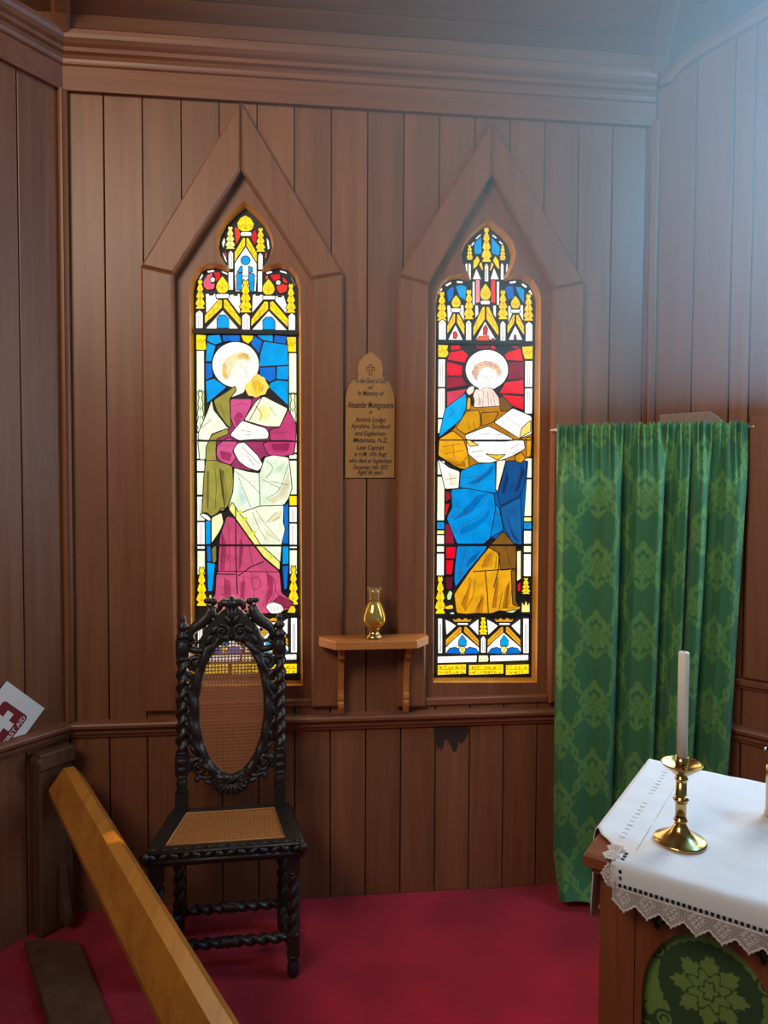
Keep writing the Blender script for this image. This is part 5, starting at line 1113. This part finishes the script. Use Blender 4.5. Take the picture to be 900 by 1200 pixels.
# local: x along the front, y towards the back, z up
LA, DA = 1.35, .50
mb = MB(); mb.prism([(0, 0), (LA, 0), (LA, DA), (0, DA)], lambda a, b, z: (a, b, z), AT-.026, AT-.003, bevel=.005)
mb.prism([(.012, .012), (LA-.012, .012), (LA-.012, DA-.012), (.012, DA-.012)], lambda a, b, z: (a, b, z), AT-.040, AT-.026); mb.build('table_top', M['altar'], al)
INS = .040
for x in (.020, LA-.082):
    for y in (INS, DA-INS-.06): MB().prism([(x, y), (x+.062, y), (x+.062, y+.06), (x, y+.06)], lambda a, b, z: (a, b, z), .002, AT-.040, bevel=.004).build('leg', M['altar'], al)
# arcaded front with quatrefoils
mpF = lambda a, z, q: (a, INS+.016-q, z)
zb_, ztp = .12, AT-.041; x0f, x1f = .083, LA-.083; nA = 5; wA = (x1f-x0f)/nA
mb = MB()
for k in range(nA):
    xa, xb = x0f+k*wA, x0f+(k+1)*wA; c_ = (xa+xb)/2 if k else x0f+wA/2
    rad = wA/2-.012
    arch = [(c_-rad, zb_+.03)]+[(c_-rad*math.cos(math.radians(a)), .700+rad*1.38*math.sin(math.radians(a))) for a in range(0, 181, 10)]+[(c_+rad, zb_+.03)]
    holes = [arch]
    quat = []
    for xx in (xa+.036, xb-.036):
        qv = []
        for i in range(24):
            a = 2*PI*i/24; rr_ = .012*(1+.35*math.cos(4*a)); qv.append((xx+rr_*math.cos(a), .845+rr_*1.2*math.sin(a)))
        holes.append(qv)
    outer = [(xa, zb_), (xb, zb_), (xb, ztp), (xa, ztp)]
    loops = [outer]+holes
    tri = tessellate_polygon([[Vector((*p, 0)) for p in l_] for l_ in loops]); pts = sum(loops, []); n = len(pts)
    V = [mpF(a, z, 0) for a, z in pts]+[mpF(a, z, .014) for a, z in pts]
    Fc = [tuple(t_) for t_ in tri]+[tuple(i+n for i in t_[::-1]) for t_ in tri]; o = 0
    for l_ in loops:
        m_ = len(l_)
        for i in range(m_): j = (i+1) % m_; Fc.append((o+i, o+j, o+j+n, o+i+n))
        o += m_
    mb.add(V, Fc)
mb.build('arcaded_front', M['altar'], al)
nx2, ny2 = 700, 460; xs = np.linspace(x0f, x1f, nx2)[None, :]+np.zeros((ny2, 1)); zs_ = np.linspace(zb_, ztp, ny2)[:, None]+np.zeros((1, nx2))
Pf = np.stack([xs, np.full_like(xs, INS+.022), zs_], -1)
grid_mesh('green_frontal', Pf, motif_field(xs-x0f, zs_+.005, wA, .295, .66, True), M['frontal'], al, .002)
mb = MB()
for y in (DA-INS-.02,): mb.box((LA/2, y, .52), (LA-.12, .018, .72))
for x in (.04, LA-.04): mb.box((x, DA/2, .52), (.018, DA-.16, .72))
mb.build('side_panel', M['altar'], al)
# cloth
ac = empty('altar_cloth', A0, -th); tag(ac, 'white linen altar cloth with lace edge over the altar table', 'tablecloth')
XL, XR = -.004, LA+.006
# linen: top and front drop as one sheet; left end drop
rows = []
nyt = 40
top = [(DA+.004-(DA+.004)*i/nyt*1.0, AT+.0005) for i in range(nyt+1)]
path = [(DA+.010, AT-.30), (DA+.010, AT-.10), (DA+.009, AT-.01), (DA+.004, AT+.0005)]+top[1:-1]+[(-.000, AT+.0005), (-.006, AT-.002), (-.008, AT-.008), (-.0085, AT-.02), (-.0085, AT-.030), (-.0085, AT-.0425)]
nxc = 160; Pc = np.zeros((len(path), nxc, 3))
for i, (y, z) in enumerate(path):
    for j in range(nxc):
        f = j/(nxc-1); x = XL+(XR-XL)*f
        cut = float(np.interp(y, [0, .055, .075, .10], [.056, .040, .014, 0]))       # the lace corner is drawn in from the table's corner
        x = x+cut*(1-f)
        wv = .0012*math.sin(x*38+y*11)+.0009*math.sin(x*17-y*53)
        Pc[i, j] = (x, y-(abs(wv)*.6 if z < AT-.003 and y < 0 else 0), z+(abs(wv) if z > AT-.001 else 0))
grid_mesh('linen', Pc, None, M['linen'], ac, .0012)
ye = np.linspace(.098, DA+.004, 60); Pe = []
for z, o in ((AT+.0002, -.0035), (AT-.001, -.0062), (AT-.005, -.0085), (AT-.014, -.010), (AT-.05, -.011), (AT-.10, -.010), (AT-.15, -.013), (AT-.178, -.012)):
    Pe.append([(o-.003*abs(math.sin(y*26))*(1 if z < AT-.02 else 0), y, z) for y in ye])
Pe = np.array(Pe); grid_mesh('end_drop', Pe, None, M['linen'], ac, .0012)
# drawn-thread hem line and stitched border lines
mb = MB(); xh0 = .068
for i in range(160):
    x = xh0+i*.0086
    if x > XR-.01: break
    mb.box((x, -.0100, AT-.036), (.0050, .0012, .0060))
for i in range(3): mb.box((xh0, .006+i*.0115, AT+.0026), (.0055, .0060, .001))
for i in range(2): mb.box((xh0, -.0100, AT-.012-i*.0115), (.0055, .0012, .0060))
mb.build('hem_hole', M['dark'], ac)['kind'] = 'stuff'
mb = MB()
for i in range(22): y = .085+i*.0187; mb.box((.046, y, AT+.0026), (.010, .0022, .0008))
mb.tube([(.080, .05, AT+.0024), (.080, DA-.01, AT+.0024)], .0008, 5)
mb.build('stitching', M['lace'], ac)['label'] = 'row of drawn-thread stitches along the left end'
# lace: crocheted mesh with a diamond in every scallop
def lace_strip(mb, O, ex, ez, n, pitch, top_h, dip):
    O = Vector(O); ex = Vector(ex); ez = Vector(ez)
    def Pt(a, b): return O+ex*a-ez*b
    L_ = n*pitch
    def bottom(a): f = (a/pitch) % 1; tri_ = 1-abs(2*f-1); return top_h+dip*tri_+.0012*math.cos(a/pitch*2*PI*5)
    r = .00075; hstep = .0030
    # solid net: thin threads both ways
    a = 0
    while a <= L_+1e-6: mb.tube([Pt(a, 0), Pt(a, bottom(a))], r, 4, cap=False); a += .0031
    b = .0
    while b < top_h+dip:
        if b <= top_h: segs = [(0, L_)]
        else:
            hf = (b-top_h)/dip; segs = [((k+.5*hf)*pitch, (k+1-.5*hf)*pitch) for k in range(n)]
        for s0, s1 in segs:
            if s1-s0 > .001: mb.tube([Pt(s0, b), Pt(s1, b)], r, 4, cap=False)
        b += hstep
    mb.tube([Pt(0, 0), Pt(L_, 0)], .0016, 5); 
    edge = []
    for k in range(n):
        for i in range(6): aa = (k+i/6)*pitch; edge.append(Pt(aa, bottom(aa)))
    edge.append(Pt(L_, bottom(L_))); mb.tube(edge, .0017, 5)
    for k in range(n):                                            # bobbles and a solid diamond
        for i in range(6): aa = (k+i/6)*pitch; mb.blob(Pt(aa, bottom(aa)+.001), (.0021, .0021, .0021), seg=6)
        c_ = (k+.5)*pitch; m_ = top_h*.62; dd = .0105
        for u_, v_ in ((0, -1), (0, 1), (1, 0), (-1, 0), (.5, .5), (-.5, .5), (.5, -.5), (-.5, -.5), (0, 0)):
            mb.blob(Pt(c_+u_*dd*.8, m_+v_*dd), (.0027, .0016, .0027), seg=6)
        pts_ = [Pt(c_, m_-dd*1.5), Pt(c_+dd*1.25, m_), Pt(c_, m_+dd*1.5), Pt(c_-dd*1.25, m_), Pt(c_, m_-dd*1.5)]; mb.tube(pts_, .0013, 5, cap=False)
mb = MB(); lace_strip(mb, (.056, -.0098, AT-.042), (1, 0, 0), (0, 0, 1), 32, .0385, .020, .019)
lace_strip(mb, (.056, -.006, AT+.0034), (0, 1, 0), (1, 0, .03), 2, .028, .012, .011)
lace_strip(mb, (.060, -.0098, AT-.004), (0, 0, -1), (.93, 0, 0), 1, .040, .012, .014)
mb.build('lace_edging', M['lace'], ac)
# candlestick
P_ = onZ(797, 988, AT)
cs_ = empty('candlestick', (P_[0], P_[1], AT+.0032)); tag(cs_, 'polished brass altar candlestick with round foot and drip pan', 'candlestick')
MB().lathe([(.044, 0), (.0455, .002), (.0455, .004), (.043, .006), (.038, .008), (.028, .014), (.019, .020), (.013, .027), (.0095, .036)], 48).build('foot', M['brass'], cs_)
MB().lathe([(.0095, .034), (.0095, .122)], 32).build('stem', M['brass'], cs_)
for z, r_ in ((.040, .0125), (.079, .0140), (.117, .0118)):
    MB().lathe([(.008, z-.006), (r_*.82, z-.0055), (r_*.82, z-.003), (r_*.9, z-.002), (r_, z), (r_*.9, z+.002), (r_*.82, z+.003), (r_*.82, z+.0055), (.008, z+.006)], 32).build('knop', M['brass'], cs_)
MB().lathe([(.008, .121), (.014, .126), (.024, .134), (.034, .142), (.0365, .146), (.0360, .1465), (.033, .1435), (.022, .138), (.012, .134), (.004, .133)], 48).build('drip_pan', M['brass'], cs_)
MB().lathe([(.0110, .133), (.0112, .158), (.0100, .158), (.0100, .140), (.002, .1395)], 32).build('socket', M['brass'], cs_)
cn = empty('candle', (P_[0], P_[1], AT+.0032+.1400)); tag(cn, 'ivory unlit candle standing in the brass candlestick', 'candle')
MB().lathe([(.0094, 0), (.0092, .207), (.0080, .2095), (.0030, .2085)], 32).build('wax', M['wax'], cn)
MB().tube([(0, 0, .207), (.0004, 0, .213), (.0012, 0, .217)], .0009, 6).build('wick', M['ink'], cn)
# brass cruet at the edge of the picture
cv = onZ(896, 958, AT); cq = cv+np.array([.028, -.006, 0])
bc_ = empty('brass_cruet', (cq[0], cq[1], AT+.0032)); tag(bc_, 'brass altar vessel with flared clear lip cut off by the right edge', 'cruet')
MB().lathe([(.027, 0), (.028, .003), (.026, .008), (.0255, .03), (.0265, .08), (.0262, .100), (.024, .102)], 36).build('body', M['brass'], bc_)
MB().lathe([(.024, .101), (.023, .112), (.026, .122), (.031, .130), (.0295, .130), (.0245, .122), (.0215, .112), (.0225, .103)], 36).build('lip', M['clear'], bc_)

# ------------------------------------------------------------------ light
W = bpy.data.worlds.new('world'); S.world = W; W.use_nodes = True
W.node_tree.nodes['Background'].inputs['Color'].default_value = (.80, .86, 1.0, 1); W.node_tree.nodes['Background'].inputs['Strength'].default_value = .12
def area(name, loc, aim, sx, sy_, power, col):
    l_ = bpy.data.lights.new(name, 'AREA'); l_.shape = 'RECTANGLE'; l_.size = sx; l_.size_y = sy_; l_.energy = power; l_.color = col
    o = bpy.data.objects.new(name, l_); COL.objects.link(o); o.location = loc; dv = Vector(aim)-Vector(loc); o.rotation_euler = dv.to_track_quat('-Z', 'Y').to_euler(); return o
wc = RC+RD*.87+RN*.05
area('daylight_window', (wc[0], wc[1], 1.95), tuple(wc+RN*1.0+np.array([0, 0, 1.75])), .5, 1.7, 26, (.72, .86, 1.0))
nd = area('nave_daylight', (-1.7, -3.1, 3.6), (.6, 0, 2.75), 1.6, 1.2, 38, (1.0, .87, .70)); nd.data.spread = math.radians(100)
def spot(name, loc, aim, ang, blend, power, col, size=.05):
    l_ = bpy.data.lights.new(name, 'SPOT'); l_.spot_size = math.radians(ang); l_.spot_blend = blend; l_.energy = power; l_.color = col; l_.shadow_soft_size = size
    o = bpy.data.objects.new(name, l_); COL.objects.link(o); o.location = loc; o.rotation_euler = (Vector(aim)-Vector(loc)).to_track_quat('-Z', 'Y').to_euler(); return o
area('high_blue_light', (2.30, -1.38, 3.22), (.2, -.30, 3.0), .5, .4, 52, (.10, .50, 1.0))
# daylight coming through each of the two stained glass lights
for w, x0, x1 in ((WIN[0], -.43, -.04), (WIN[1], .48, .875)):
    o = area('stained_light', ((x0+x1)/2, GD-.024, 1.56), ((x0+x1)/2, -1, 1.56), x1-x0-.01, 1.40, 4.0, (1.0, .80, .50))
# a stray sunbeam through the yellow glass falls on the altar rail
hp_ = onZ(136, 980, HZ)
sp_ = bpy.data.lights.new('sunbeam', 'SPOT'); sp_.spot_size = math.radians(2.4); sp_.spot_blend = .35; sp_.energy = 170; sp_.color = (1.0, .74, .16); sp_.shadow_soft_size = .01
so_ = bpy.data.objects.new('sunbeam', sp_); COL.objects.link(so_); so_.location = (.80, .034, 1.62); so_.rotation_euler = (Vector(hp_)-Vector(so_.location)).to_track_quat('-Z', 'Y').to_euler()
# volume standing in for the blue glare under the ceiling, kept clear of walls and ceiling
hp = [(1.22, -.075), (1.97, -1.02), (1.97, -1.6), (-.45, -1.6), (-.45, -.075)]
mb = MB(); mb.prism(hp, lambda a, b, d: (a, b, d), 1.865, 3.185); hz = mb.build('light_haze', M['haze'])
tag(hz, 'pale blue haze of daylight across the upper right', 'haze', kind='stuff')
S.cycles.volume_bounces = 0
S.view_settings.view_transform = 'Standard'; S.view_settings.look = 'None'; S.view_settings.exposure = 0; S.view_settings.gamma = 1; S.view_settings.use_curve_mapping = False
S.cycles.use_denoising = True
